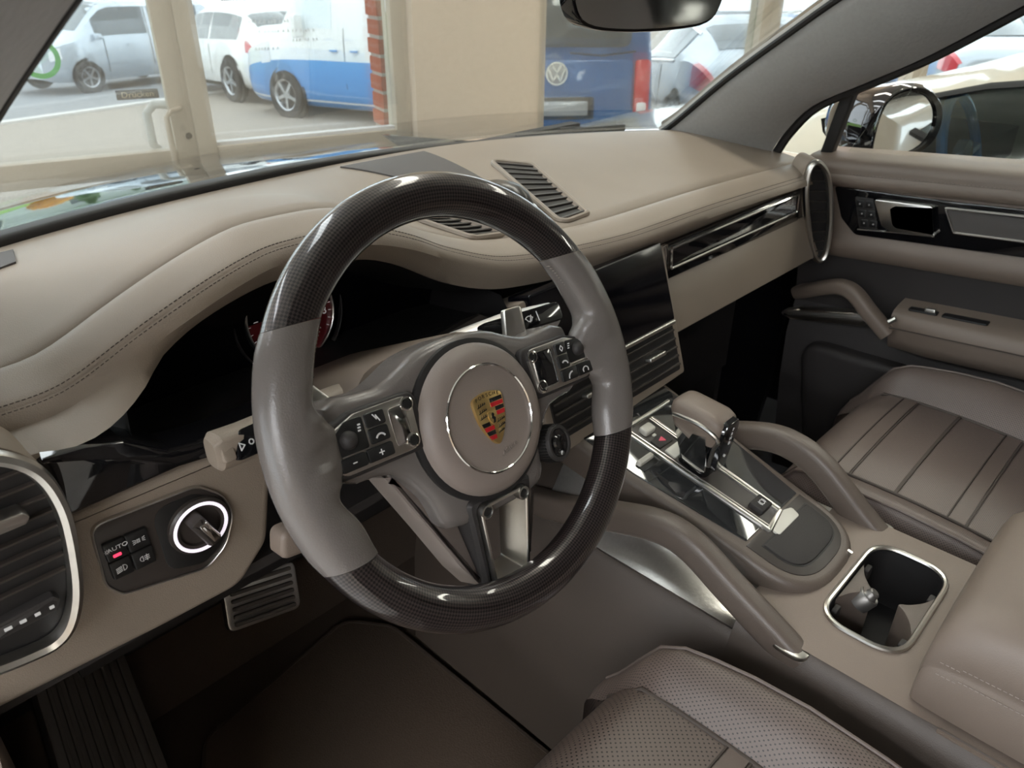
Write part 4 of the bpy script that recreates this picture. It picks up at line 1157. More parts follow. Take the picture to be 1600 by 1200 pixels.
b = key(bR, rect(.0985, .119, -.0155, -.0045)); mesh('call_symbol', *strokes([arc(.112, -.014, .0058, 95, 175, 6)], .0013, .0062), 'print_white', b)
b = key(bR, rect(.120, .1395, -.0155, -.0045)); mesh('hang_up_symbol', *strokes([arc(.1298, -.0125, .0040, 25, 155, 6), [(.1262, -.0112), (.1265, -.0128)], [(.1334, -.0112), (.1331, -.0128)]], .0010, .0062), 'print_white', b)
# lower spoke with its open metal frame (leans away from the driver towards the rim)
LM = Matrix.Translation((0, -.098, -.004)) @ Matrix.Rotation(radians(14), 4, 'X')
X = lambda vf: ([LM @ Vector(p) for p in vf[0]], vf[1])
oo = rpoly([(-.020, -.072), (.020, -.072), (.0285, .012), (-.0285, .012)], [.006, .006, .008, .008], 5)
ii = rpoly([(-.0118, -.062), (.0118, -.062), (.0170, -.010), (-.0170, -.010)], [.004, .004, .004, .004], 5)
ow = rpoly([(-.0265, -.078), (.0265, -.078), (.038, .018), (-.038, .018)], [.006, .006, .008, .008], 5)
ls_ = mesh('lower_spoke', *X(ringprism(ow, inset(oo, .001), -.030, -.002, .003)), 'soft_black', wh)
fr = mesh('spoke_frame', *X(ringprism(oo, inset(oo, .0030), -.026, .0025, .0008)), 'satin_silver', ls_)
rings = [[(x, y, .0015) for x, y in inset(oo, .003)], [(x, y, -.026) for x, y in ii]]
v, f = grid(rings, cv=True); mesh('frame_liner', *X((v, f)), 'satin_silver', fr)
for s in (-1, 1):
    e = mesh('screw_boss', *X(lathe([(.0062, -.004), (.0062, .0035), (.005, .004), (.0045, .002), (.001, .002)], 20, s * .0215, .006)), 'satin_silver', fr)
    mesh('screw', *X(lathe([(.0040, .001), (.0040, .003), (.001, .0034)], 14, s * .0215, .006)), 'button_black', e)
# taupe rear shells of the lower spoke (left and right of the frame)
for s in (-1, 1):
    q = [(s * .036, -.085), (s * .080, -.040), (s * .092, -.034), (s * .066, -.090), (s * .046, -.135), (s * .032, -.158), (s * .026, -.158)]
    if s < 0: q = q[::-1]
    mesh('spoke_shell', *prism(rpoly(q, .006, 3), -.052, -.026, .006), 'hub_leather', wh)
# rotary mode dial
DM = Matrix.Translation((.074, -.066, -.020)) @ Matrix.Rotation(radians(8), 4, 'Y')
Dx = lambda vf: ([DM @ Vector(p) for p in vf[0]], vf[1])
md = mesh('mode_dial', *Dx(lathe([(.0165, -.030), (.0165, .004), (.0172, .006), (.0172, .020), (.0158, .0225), (.0135, .0225), (.0128, .020), (.001, .020)], 36)), 'soft_black', wh)
for k in range(36):
    a = 2 * pi * k / 36
    bv_, bf_ = box(.0173, 0, .013, .0012, .0014, .012)
    mesh('knurl', *Dx(([(p[0] * cos(a) - p[1] * sin(a), p[0] * sin(a) + p[1] * cos(a), p[2]) for p in bv_], bf_)), 'button_black', md, smooth=False)
mesh('dial_cap', *Dx(lathe([(.0128, .019), (.0122, .0215), (.0075, .0205), (.006, .0222), (.001, .0228)], 32)), 'gloss_black', md)
text('dial_letter', 'P', .0050, 'print_white', md, None, M=DM @ Matrix.Translation((0, -.0098, .0216)))
mesh('dial_bracket', *prism(rrect(.052, -.062, .03, .02, .004), -.045, -.022, .003), 'soft_black', wh)
# gear paddles behind the spokes
for s in (-1, 1):
    q = [(s * .100, .030), (s * .128, .030), (s * .139, .050), (s * .136, .062), (s * .122, .058)]
    if s > 0: q = [(s * .085, .020), (s * .115, .025), (s * .118, .062), (s * .095, .062)]
    if s < 0: q = q[::-1]
    mesh('shift_paddle', *prism(rpoly(q, .004, 3), -.050, -.044, .002), 'satin_silver', wh)
q = [(.064, -.048), (.085, -.046), (.085, -.022), (.062, -.022)]
mesh('shift_paddle', *prism(rpoly(q, .004, 3), -.050, -.044, .002), 'satin_silver', wh)
# ---- steering column and stalks
sc_ = thing('steering_column', 'taupe steering column shroud between wheel and dashboard', 'steering column', (-.37, .12, .60))
CA = Vector((0, cos(TW), -sin(TW)))
base = Vector((-.37, 0, .70)) + CA * .056
path = [base + CA * t for t in (0, .004, .03, .08, .14, .22)]
sec = rrect(0, 0, .150, .105, .04, 6)
mesh('shroud', *sweep(path, sec, up=(0, sin(TW), cos(TW)), scale=lambda t: .82 if t == 0 else 1.0 + .04 * t), 'taupe_dark', sc_, world=True)
mesh('collar', *sweep([base - CA * .014, base], circ(0, 0, .055, 32), up=(0, sin(TW), cos(TW))), 'soft_black', sc_, world=True)
sl = thing('turn_signal_stalk', 'taupe turn signal stalk with a black symbol face left of the wheel', 'stalk', (-.47, .09, .69))
pa = [Vector(p) for p in ((-.562, .088, .696), (-.558, .088, .696), (-.535, .092, .692), (-.50, .098, .688), (-.44, .10, .684), (-.40, .10, .68))]
mesh('arm', *sweep(pa, rrect(0, 0, .024, .030, .010, 5), scale=lambda t: .75 if t == 0 else 1), 'taupe', sl, world=True)
SMt = frame((-.530, .083, .6960), (1, .1, -.07), (0, .5, 1))
tt = lambda vf: ([SMt @ Vector(p) for p in vf[0]], vf[1])
fp = mesh('symbol_face', *tt(prism(rpoly([(-.020, -.011), (.06, -.012), (.06, .012), (-.012, .011)], [.004, .002, .002, .008], 4), -.004, .0045, .001)), 'gloss_black', sl, world=True)
mesh('symbols', *tt(strokes([[(-.014, .002), (-.014, -.004), (-.010, -.001), (-.014, .002)], arc(-.004, -.0005, .002, 0, 360, 8), arc(.006, .002, .0042, -60, 200, 9)], .0009, .0045)), 'print_white', fp, world=True)
mesh('end_button', *(lambda vf: ([frame((-.5535, .0800, .6990), (1, .1, -.07), (0, .5, 1)) @ Vector(p) for p in vf[0]], vf[1]))(prism(rrect(0, 0, .010, .019, .003), -.004, .0035, .0012)), 'taupe', sl, world=True)
sw = thing('wiper_stalk', 'silver edged wiper stalk with black symbol face right of the wheel', 'stalk', (-.25, .09, .69))
pa = [Vector(p) for p in ((-.172, .085, .688), (-.177, .085, .688), (-.20, .088, .690), (-.24, .094, .692), (-.30, .10, .69), (-.34, .10, .685))]
mesh('arm', *sweep(pa, rrect(0, 0, .024, .026, .009, 5), scale=lambda t: .75 if t == 0 else 1), 'silver_paint', sw, world=True)
SMw = frame((-.222, .0795, .699), (1, -.09, -.04), (0, .75, 1))
tt = lambda vf: ([SMw @ Vector(p) for p in vf[0]], vf[1])
fp = mesh('symbol_face', *tt(prism(rpoly([(-.06, -.011), (.044, -.011), (.046, .009), (-.06, .009)], .006, 4), -.004, .0045, .001)), 'gloss_black', sw, world=True)
mesh('symbols', *tt(strokes([arc(.0, -.004, .0065, 40, 140, 6), [(.0, -.004), (.0035, .003)], [(-.0045, .0005), (-.002, -.003), (.002, -.003), (.0045, .0005)], [(.012, -.005), (.012, .005)]], .0010, .0045)), 'print_white', fp, world=True)
ad = thing('column_lever', 'short taupe lever under the left grip of the wheel', 'lever', (-.50, .09, .58))
mesh('knob', *(lambda vf: ([frame((-.512, .085, .583), (1, 0, -.2), (.2, .1, 1)) @ Vector(p) for p in vf[0]], vf[1]))(prism(rrect(0, 0, .026, .026, .008), -.012, .008, .005, 3)), 'taupe_dark', ad, world=True)
v, f = tube([(-.505, .09, .585), (-.44, .12, .60)], .008, 10); mesh('arm', v, f, 'matte_black', ad, world=True)
# ------------------------------------------------------------------ centre console
A14 = radians(14)
CM = frame((0, -.03, .455), (1, 0, 0), (0, cos(A14), sin(A14)))
con = thing('centre_console', 'taupe centre console with black glass control panel and cup holder', 'console', (0, -.2, 0))
cw = lambda vf: ([CM @ Vector(p) for p in vf[0]], vf[1])
def body_row(y):
    zt = .385 + max(0, min(1, (y + .22) / .32)) * .055          # height of the ridge under the slab
    e = .378 + max(0, y - .02) * .1
    w = .142
    L = [(-w - .055, y, .03), (-w - .045, y, .20), (-w - .022, y, .33), (-w - .006, y, e - .012), (-w, y, e - .003), (-w + .008, y, e), (-.092, y, zt - .006), (-.085, y, zt)]
    return L + [(-p[0] - .004, p[1], p[2]) for p in reversed(L)]
rows = [body_row(y) for y in lin(.34, -.165, 14)]
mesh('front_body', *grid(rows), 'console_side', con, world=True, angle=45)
def rear_row(y):
    L = [(-.195, y, .03), (-.187, y, .20), (-.165, y, .33), (-.149, y, .378), (-.143, y, .392), (-.134, y, .398)]
    return L + [(-p[0] - .008, p[1], p[2]) for p in reversed(L)]
rows = [rear_row(y) for y in lin(-.165, -.95, 12)]
n0 = len(rows[0])
vs, fs = grid(rows)
fs = [q for q in fs if q[0] % n0 != 5]            # open top: the deck closes it
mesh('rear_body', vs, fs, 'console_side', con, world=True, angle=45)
mesh('rear_deck', *box(-.004, -.66, .394, .27, .58, .006), 'taupe_dark', con, world=True, smooth=False)
# deck around the cup holder
cup = rrect(-.001, -.272, .166, .086, .034, 8)
def star(poly, c, outer):
    out = []
    for p in poly:
        d = Vector(p) - Vector(c); best = 9
        for (a, b) in zip(outer, outer[1:] + outer[:1]):
            a_, e = Vector(a), Vector(b) - Vector(a)
            den = d.x * e.y - d.y * e.x
            if abs(den) < 1e-9: continue
            w = a_ - Vector(c)
            t = (w.x * e.y - w.y * e.x) / den; s = (w.x * d.y - w.y * d.x) / den
            if t > 0 and -1e-6 <= s <= 1 + 1e-6: best = min(best, t)
        out.append(tuple(Vector(c) + d * best))
    return out
outer = star(cup, (-.001, -.272), [(-.136, -.16), (-.136, -.372), (.128, -.372), (.128, -.16)])
rings = [[(x, y, .3985) for x, y in outer], [(x, y, .402) for x, y in inset(cup, -.012)], [(x, y, .402) for x, y in inset(cup, -.003)], [(x, y, .398) for x, y in cup], [(x, y, .39) for x, y in cup]]
mesh('deck', *grid(rings, cv=True), 'taupe_dark', con, world=True, angle=50)
ch = mesh('cup_holder', *join(grid([[(x, y, .402) for x, y in inset(cup, .001)], [(x, y, .36) for x, y in inset(cup, .003)], [(x, y, .325) for x, y in inset(cup, .008)]], cv=True), ([(x, y, .325) for x, y in inset(cup, .008)], [tuple(range(len(cup)))])), 'matte_black', con, world=True)
ring = [(x, y, .4035) for x, y in inset(cup, -.001)]
mesh('chrome_rim', *tube(ring, .0032, 8, True), 'satin_silver', ch, world=True)
for sy_, yy_ in ((1, -.2315), (-1, -.3125)):
    q_ = [(-.040, yy_), (-.022, yy_ - sy_ * .0075), (-.008, yy_ - sy_ * .018), (0, yy_ - sy_ * .027), (.008, yy_ - sy_ * .018), (.022, yy_ - sy_ * .0075), (.040, yy_)]
    mesh('saddle', *prism([(p.x + .001, p.y) for p in catmull([(x, y, 0) for x, y in q_], 4)], .326, .3975, .0015), 'handle_leather', ch, world=True)
for sx_ in (-1, 1):
    for sy_ in (-1, 1):
        mesh('spring_tab', *(lambda vf: ([(sx_ * .045 + p[0], -.272 + sy_ * (.0385 - p[2]), .382 + p[1]) for p in vf[0]], vf[1]))(prism(rrect(0, 0, .014, .018, .003), 0, .006, .002)), 'soft_black', ch, world=True)
v, f = lathe([(.0125, -.012), (.0125, .004), (.0110, .006), (.0085, .005), (.0070, .007), (.0062, .012), (.0045, .0135), (.001, .0135)], 24)
XM = frame((-.004, -.2535, .388), (.95, 0, -.30), (.10, .80, .45))
mesh('socket_cap', [XM @ Vector(p) for p in v], f, 'dark_metal', ch, world=True)
mesh('cup_lamp', *box(.012, -.306, .372, .008, .003, .004), 'led_pink', ch, world=True, smooth=False)
# control slab
def uend(w0, y0, w1, y1, b, n=2.8, k=22):
    # straight flanks from (+-w0, y0) to (+-w1, y1), closed by a superellipse of depth b
    q = [(-w0, y0)] + [(-w0 + (w0 - w1) * t, y0 + (y1 - y0) * t) for t in (.33, .66)]
    for i in range(k + 1):
        a = pi + pi * i / k
        q.append((w1 * math.copysign(abs(cos(a)) ** (2 / n), cos(a)), y1 - b * abs(sin(a)) ** (2 / n)))
    return q + [(w1 + (w0 - w1) * t, y1 + (y0 - y1) * t) for t in (.33, .66)] + [(w0, y0)]
so = uend(.108, .16, .084, -.105, .091)
sl_ = mesh('control_slab', *cw(prism(so, -.045, 0, .010, 4)), 'handle_leather', con, world=True)
gp = rpoly([(-.094, .150), (-.088, .05), (-.062, -.100), (.066, -.1005), (.088, .05), (.094, .150)], [.003] * 6, 3)
gpm = mesh('glass_panel', *cw(prism(gp, -.003, .0015, .001)), 'panel_glass', sl_, world=True)
mesh('front_chrome_line', *cw(prism(rrect(-.008, .1085, .160, .0045, .002), 0, .0035, .001)), 'satin_silver', sl_, world=True)
rp2 = uend(.0680, -.1030, .0675, -.118, .063)
mesh('rear_tray', *cw(prism(rp2, -.003, .0012, .001)), 'switch_plastic', sl_, world=True)
pdl = [(x + .003, y) for x, y in uend(.054, -.1175, .054, -.124, .043, 3.4)]
mesh('pad_lid', *cw(prism(pdl, -.002, .0035, .0015)), 'soft_black', sl_, world=True)
mesh('pad_groove', *cw(ringprism(inset(pdl, -.0022), pdl, 0, .0016)), 'matte_black', sl_, world=True)
mesh('release_mark', *cw(prism(rrect(.034, -.190, .004, .006, .001), -.008, .0005)), 'satin_silver', sl_, world=True)
# centre channel with its chrome borders
chn = mesh('channel', *cw(prism(rpoly([(-.0325, .104), (.020, .104), (.016, -.1005), (-.0235, -.1095)], .003, 3), -.002, .0025, .0006)), 'switch_plastic', sl_, world=True)
for a, b in (((-.0365, .100), (-.0245, -.110)), ((.0175, .100), (.0178, -.100))):
    a, b = Vector(a), Vector(b); d = (b - a).normalized(); nrm = Vector((-d.y, d.x))
    for off, w in ((0, .0022), (.0050 if a.x < 0 else -.0050, .0011)):
        q = [a + nrm * (off - w), b + nrm * (off - w), b + nrm * (off + w), a + nrm * (off + w)]
        mesh('chrome_border', *cw(prism([tuple(p) for p in q], 0, .0052, .0008)), 'satin_silver', chn, world=True)
mesh('chrome_end', *cw(prism(rpoly([(-.026, -.1115), (.018, -.1035), (.018, -.0985), (-.024, -.1055)], .0012, 2), 0, .0052, .0008)), 'satin_silver', chn, world=True)
mesh('silver_badge', *cw(prism(rpoly([(-.022, -.1215), (.030, -.1215), (.034, -.1085), (.020, -.1035), (-.022, -.1125)], .004, 4), .001, .0045, .0012)), 'key_cream', sl_, world=True)
mesh('toggle_roller', *cw(prism(rrect(-.010, .088, .022, .014, .004), .002, .010, .003, 3)), 'key_cream', chn, world=True)
mesh('small_key', *cw(prism(rrect(-.0085, .0765, .006, .004, .001), .002, .0042, .0008)), 'key_cream', chn, world=True)
hz = mesh('hazard_button', *cw(prism(rrect(-.0090, .064, .030, .017, .003), .002, .0045, .001)), 'soft_black', chn, world=True)
mesh('hazard_triangle', *cw(prism(rpoly([(-.015, .0655), (-.004, .069), (-.0045, .0595)], .001, 2), .004, .0052)), 'hazard_red', hz, world=True)
fb = mesh('flat_key', *cw(prism(rpoly([(-.022, .033), (.012, .033), (.012, .050), (-.022, .050)], .003, 3), .002, .0052, .0012)), 'key_cream', chn, world=True)
eb = mesh('parking_brake_key', *cw(prism(rrect(.001, -.081, .026, .020, .003), .002, .0095, .003)), 'soft_black', chn, world=True)
mesh('parking_brake_mark', *cw(strokes([arc(.002, -.081, .0032, 0, 360, 14), arc(.002, -.081, .0050, -40, 40, 5), arc(.002, -.081, .0050, 140, 220, 5)], .0008, .0095)), 'print_white', eb, world=True)
for x in (-.059, .056):
    k = mesh('side_key', *cw(prism(rrect(x, .055, .030, .008, .003), .001, .009, .003)), 'key_cream', sl_, world=True)
    mesh('key_base', *cw(prism(rrect(x, .050, .032, .014, .003), .0005, .003, .001)), 'button_black', k, world=True)
for s in (-1, 1):
    mesh('panel_seam', *cw(prism([(s * .030, .0285), (s * .086, .0285), (s * .086, .0295), (s * .030, .0295)], .001, .0019)), 'button_black', sl_, world=True)
# grab handles
def handle(x, ys, side):
    pth = catmull([(x, y, z - .017) for y, z in ys], 6)
    h = mesh('grab_handle', *sweep(pth, rrect(0, 0, .029, .036, .010, 4)), 'handle_leather', con, world=True)
    e = pth[-1]
    mesh('chrome_foot', *(lambda vf: ([(x + p[0], e.y + .02 + p[1], .385 + p[2] + .008) for p in vf[0]], vf[1]))(prism(rrect(0, -.010, .033, .040, .014), 0, .0045, .002)), 'satin_silver', h, world=True)
handle(-.134, [(.16, .40), (.09, .418), (.02, .446), (-.05, .470), (-.095, .468), (-.15, .440), (-.205, .412), (-.236, .395)], -1)
handle(.119, [(.16, .41), (.09, .424), (.01, .452), (-.055, .476), (-.095, .478), (-.135, .463), (-.19, .420), (-.226, .395)], 1)
for s in (-1, 1):
    rr = [[(s * x - .004, y, z) for x, z in ((.094, .381 + (y + .19) * .19), (.115, .383 + (y + .19) * .08), (.1405, .3795 + max(0, y - .02) * .1))] for y in lin(.12, -.19, 16)]
    mesh('metal_plate', *thick(rr, (0, 0, .0025)), 'brushed_metal', con, world=True)
# armrest lid
rows = []
for k, y in enumerate([-.338, -.340, -.345, -.355, -.372, -.40, -.45, -.52, -.62, -.76, -.80, -.81]):
    g = min(1, [0.50, .72, .84, .92, .97, 1, 1, 1, 1, 1, .97, .8][k])
    hw, h0, h1 = .128 * (.90 + .10 * g), .402, .402 + (.120 + .012 * min(1, (-.338 - y) / .2)) * g
    sec = [(-hw * .97, h0), (-hw, h0 + .02), (-hw * .985, h0 + (h1 - h0) * .48), (-hw * .975, h0 + (h1 - h0) * .50), (-hw * .985, h0 + (h1 - h0) * .53), (-hw * .955, h0 + (h1 - h0) * .82), (-hw * .85, h1 - .006), (-hw * .6, h1 - .001), (0, h1 + .002)]
    rows.append([(x - .002, y, z) for x, z in sec] + [(-x - .002, y, z) for x, z in reversed(sec[:-1])])
vs, fs = grid(rows); n0 = len(rows[0]); fs += [tuple(range(n0)), tuple(len(vs) - n0 + i for i in range(n0))]
ar = mesh('armrest_lid', vs, fs, 'taupe_dark', con, world=True, angle=60)
V, F = [], []
for zo in (.007, -.007):
    y = -.352
    while y > -.78:
        hw = .1285 * (.99 if y > -.37 else 1.0); hh = .118 + .012 * min(1, (-.338 - y) / .2)
        z = .402 + hh * .50 * (1 if y < -.37 else .93) + zo
        v, f = tube([(-hw * .992 - .002 + (.001 if zo > 0 else .0), y, z), (-hw * .992 - .002 + (.001 if zo > 0 else .0), y - .0030, z)], .00055, 4)
        k = len(V); V += v; F += [tuple(i + k for i in q) for q in f]
        y -= .0046
o = mesh('seam_thread', V, F, 'stitch_pale', ar, world=True, smooth=False); o['kind'] = 'stuff'
# ------------------------------------------------------------------ gear selector
gs = thing('gear_selector', 'leather topped gear selector with chrome side and black glass face', 'gear selector', (-.004, -.022, .44))
secs = [(.444, .040, .046, -.020), (.470, .034, .040, -.021), (.492, .037, .047, -.021), (.508, .043, .060, -.023), (.522, .047, .071, -.024), (.533, .048, .076, -.024), (.541, .046, .073, -.024), (.546, .040, .063, -.024), (.549, .026, .045, -.024)]
rows = [[(-.004 + x, cy + y + (z - .45) * .05, z + y * .10) for x, y in rrect(0, 0, w, l, min(w, l) * .32, 5)] for z, w, l, cy in secs]
vs, fs = grid(rows[3:], cv=True); n0 = len(rows[0]); fs += [tuple(range(n0)), tuple(len(vs) - n0 + i for i in range(n0))]
mesh('knob', vs, fs, 'taupe_dark', gs, world=True, angle=60)
vs, fs = grid(rows[:4], cv=True); fs += [tuple(range(n0)), tuple(len(vs) - n0 + i for i in range(n0))]
mesh('stem', vs, fs, 'gloss_black', gs, world=True, angle=60)
for s in (-1, 1):
    pth = [(-.004 + s * .0225, .009, .532), (-.004 + s * .0245, -.002, .534), (-.004 + s * .0248, -.025, .534), (-.004 + s * .0238, -.046, .528), (-.004 + s * .021, -.0545, .518), (-.004 + s * .018, -.049, .505), (-.004 + s * .015, -.044, .475)]
    mesh('chrome_band', *tube(catmull(pth, 4), .0028, 8), 'satin_silver', gs, world=True)
    pl_ = [[(-.004 + s * (.0222 - (z - .52) ** 2 * 0), y, z) for y, z in ((.004, .520), (-.018, .509), (-.022, .518), (-.040, .520))],
           [(-.004 + s * .0190, y, z) for y, z in ((-.003, .492), (-.020, .488), (-.030, .487), (-.043, .487))],
           [(-.004 + s * .0165, y, z) for y, z in ((-.012, .470), (-.022, .468), (-.032, .467), (-.042, .467))]]
    mesh('metal_inlay', *thick(pl_, (s * .0035, 0, 0)), 'chrome', gs, world=True)
FMt = frame((-.004, -.0535, .508), (1, 0, 0), (0, -.12, 1))
ff = lambda vf: ([FMt @ Vector(p) for p in vf[0]], vf[1])
gf = mesh('glass_face', *ff(prism(rpoly([(-.013, -.040), (.013, -.040), (.0185, .022), (.012, .032), (-.012, .032), (-.0185, .022)], .004, 4), -.010, .0035, .0015)), 'gloss_black', gs, world=True)
GI = Matrix.Translation((-.004, -.022, .44)).inverted()
for ch_, yy, xx in (('P', .020, 0), ('R', .013, 0), ('N', .006, 0), ('D', -.001, 0)):
    text('gear_letter', ch_, .0062, 'print_white', gf, None, M=GI @ FMt @ Matrix.Translation((.004 + xx, yy, .0036)))
mesh('lock_mark', *ff(prism(circ(.002, -.020, .0018, 12), .003, .0042)), 'print_white', gf, world=True)
# ------------------------------------------------------------------ seats
def seat(name, label, cx, front, pm, ci, bw, bh, back=True, bands=((.27, .32), (.56, .61)), crease=None, inner=None):
    t = thing(name, label, 'seat', (cx, front - .25, .10))
    def zc(u, v):      # u -1..1 across, v 0 front .. 1 rear
        z = .385 - .022 * v + .012 * sin(pi * min(1, v * 1.4))
        nose = max(0, 1 - v / .10)
        z -= .045 * nose ** 2
        return z
    def ctr(u, v):
        y = front - v * .50
        x = cx + u * ci
        return Vector((x, y, zc(u, v) - .006 * u * u))
    rows, uvs = [], []
    for v in [0, .01, .03, .06, .10, .15, .22, .30, .40, .52, .66, .82, 1.0]:
        row = []
        for u in lin(-1, 1, 11):
            p = ctr(u, v)
            row.append(p); uvs.append((p.x, p.y))
        rows.append(row)
    vs, fs = thick(rows, (0, 0.0, -.10))
    uu = uvs + uvs
    if True:
        mesh('cushion', vs, fs, pm, t, world=True, angle=60, uvs=uu)
    # cross seams
    for vv in [q for b_ in bands for q in b_] + ([crease] if crease else []):
        pts = [ctr(u, vv) + Vector((0, 0, .0008)) for u in lin(-1, 1, 11)]
        mesh('cross_seam', *sweep(pts, rrect(0, 0, *((.005, .003) if vv == crease else (.0022, .0022)), .0008, 2)), 'stitch', t, world=True)
    for b0_, b1_ in bands:
        pts_a = [[ctr(u, v) + Vector((0, 0, .002)) for u in lin(-1, 1, 11)] for v in (b0_ + .005, (b0_ + b1_) / 2, b1_ - .005)]
        mesh('plain_band', *thick(pts_a, (0, 0, -.004)), 'seat_leather', t, world=True)
    for s in (-1, 1):
        bw_, bh_ = inner if (inner and s < 0) else (bw, bh)
        rows, uvs = [], []
        for v in [-.06, -.055, -.04, -.015, .02, .06, .11, .17, .25, .36, .50, .66, .82, 1.0]:
            y = front - v * .50
            vv = max(v, 0)
            e = sqrt(max(0, 1 - (1 - min(1, (v + .06) / .16)) ** 2))
            wout = ci + bw_ * (.12 + .88 * sqrt(max(0, 1 - (1 - min(1, (v + .06) / .40)) ** 2)))
            hb = bh_ * e + (.018 if bh_ > .02 else .004) * min(1, max(0, v) / .4)
            row = []
            for q in range(11):
                w = q / 10
                x = ci + (wout - ci) * min(1, w / .86) + (.004 if w > .9 else 0)
                z = zc(1, vv) - .007 - (.035 * (1 - e)) + hb * sin(min(1, w / .62) * pi / 2) - .055 * max(0, (w - .62) / .38) ** 2.2
                row.append(Vector((cx + s * x, y, z))); uvs.append((cx + s * (ci + w * .15), y))
            row.append(Vector((cx + s * (wout + .004), y, z - .04))); uvs.append((cx + s * .23, y))
            row.append(Vector((cx + s * (wout - .01), y, .24))); uvs.append((cx + s * .30, y))
            rows.append(row)
        vs, fs = grid(rows)
        n0 = len(rows[0]); fs.append(tuple(range(n0)))
        mesh('side_bolster', vs, fs, pm, t, world=True, angle=70, uvs=uvs)
        edge = [r[7] + Vector((s * .0015, 0, .0006)) for r in rows[2:]]
        mesh('piping', *tube(edge, .0019, 6), 'seat_leather', t, world=True)
        edge = [ctr(s, v) + Vector((0, 0, .001)) for v in lin(0, 1, 14)]
        mesh('seat_seam', *tube(edge, .0022, 6), 'stitch', t, world=True)
    mesh('seat_base', *box(cx, front - .27, .20, .36, .42, .18), 'matte_black', t, world=True, smooth=False)
    if back:
        rows = []
        for k in range(10):
            a = k / 9
            z = .34 + a * .62; yb = front - .52 - a * .20
            hw = .24 - .02 * a - (.06 * max(0, a - .8) / .2)
            rows.append([(cx + hw * u, yb + .05 * abs(u) ** 3, z) for u in lin(-1, 1, 13)])
        mesh('backrest', *thick(rows, (0, -.11, 0)), 'seat_leather', t, world=True, angle=60)
        hv, hf = prism(rrect(0, 0, .26, .17, .05), 0, .09, .03, 3)
        mesh('headrest', [(cx + p[0], front - .76 - p[2] + .04, 1.06 + p[1]) for p in hv], hf, 'seat_leather', t, world=True)
    return t
seat('driver_seat', 'brown perforated leather driver seat cushion in the foreground', -.375, -.100, 'seat_perforated', .096, .070, .026)
seat('passenger_seat', 'brown leather passenger seat beyond the centre console', .365, -.045, 'seat_fine', .140, .080, .034, bands=((.14, .19), (.45, .50)), crease=.315, inner=(.050, .006))
# ------------------------------------------------------------------ floor, mats, pedals
struct(mesh('floor_carpet', *join(box(-.02, -.55, -.02, 1.44, 2.2, .04), thick([[(-.76, .52, .0), (.70, .52, .0)], [(-.76, .78, .34), (.70, .78, .34)]], (0, .0, -.04))), 'carpet', smooth=False))
mt = thing('floor_mat', 'dark brown carpet mat in the driver footwell', 'floor mat', (-.40, .2, 0))
mq = rpoly([(-.53, .425), (-.25, .47), (-.20, .40), (-.19, -.30), (-.58, -.30), (-.60, .30)], .04, 5)
mesh('pile', *prism(mq, .001, .012, .004), 'mat_carpet', mt, world=True)
mesh('edging', *tube([(x, y, .008) for x, y in mq], .005, 6, True), 'carpet', mt, world=True)
ft = thing('footrest', 'ribbed rubber footrest at the left of the footwell', 'footrest', M=frame((-.625, .50, .155), (1, .06, -.25), (-.06, .72, .72)))
mesh('pad', *prism(rpoly([(-.075, -.27), (.055, -.27), (.045, .13), (-.065, .13)], .012), -.02, .004, .004), 'rubber', ft)
for k in range(9):
    x = -.062 + k * .0125
    mesh('rib', *prism(rpoly([(x, -.255), (x + .006, -.255), (x * .86 + .0055, .115), (x * .86, .115)], .001, 1), .003, .008, .0015), 'rubber', ft)
bp = thing('brake_pedal', 'ribbed metal brake pedal below the dashboard', 'pedal', M=frame((-.412, .40, .232), (1, -.02, -.26), (.17, .42, .85)))
mesh('pad', *prism(rrect(0, 0, .112, .070, .012), -.010, 0, .003), 'brushed_metal', bp)
for k in range(6):
    mesh('rubber_rib', *prism(rrect(0, -.0265 + k * .0106, .094, .0058, .0025), 0, .004, .0015), 'rubber', bp)
v, f = tube([(0, .01, -.01), (.005, .10, -.06), (.0, .22, -.06)], .010, 8); mesh('arm', v, f, 'matte_black', bp)
kp = thing('kick_panel', 'grey brown side trim below the left air outlet', 'trim panel', (-.72, .2, 0))
rows = [[(x + .015 * sin(a * 3) * 0, y, z) for (x, y) in ((-.765, .02), (-.755, .045), (-.748, .10), (-.742, .3), (-.74, .6))] for a, z in ((0, .0), (.3, .15), (.6, .35), (1, .54))]
mesh('cover', *thick(rows, (-.02, 0, 0)), 'taupe_dark', kp, world=True)
v, f = tube([(-.760, .075, z) for z in (.30, .36, .44, .50)], .026, 14, up=(0, 1, 0)); mesh('hinge_cover', v, f, 'taupe_dark', kp, world=True)
mesh('hinge_gap', *tube([(-.760 + .0265 * cos(a), .075 + .0265 * sin(a), .40) for a in lin(0, 2 * pi, 25)[:-1]], .002, 6, True), 'matte_black', kp, world=True)
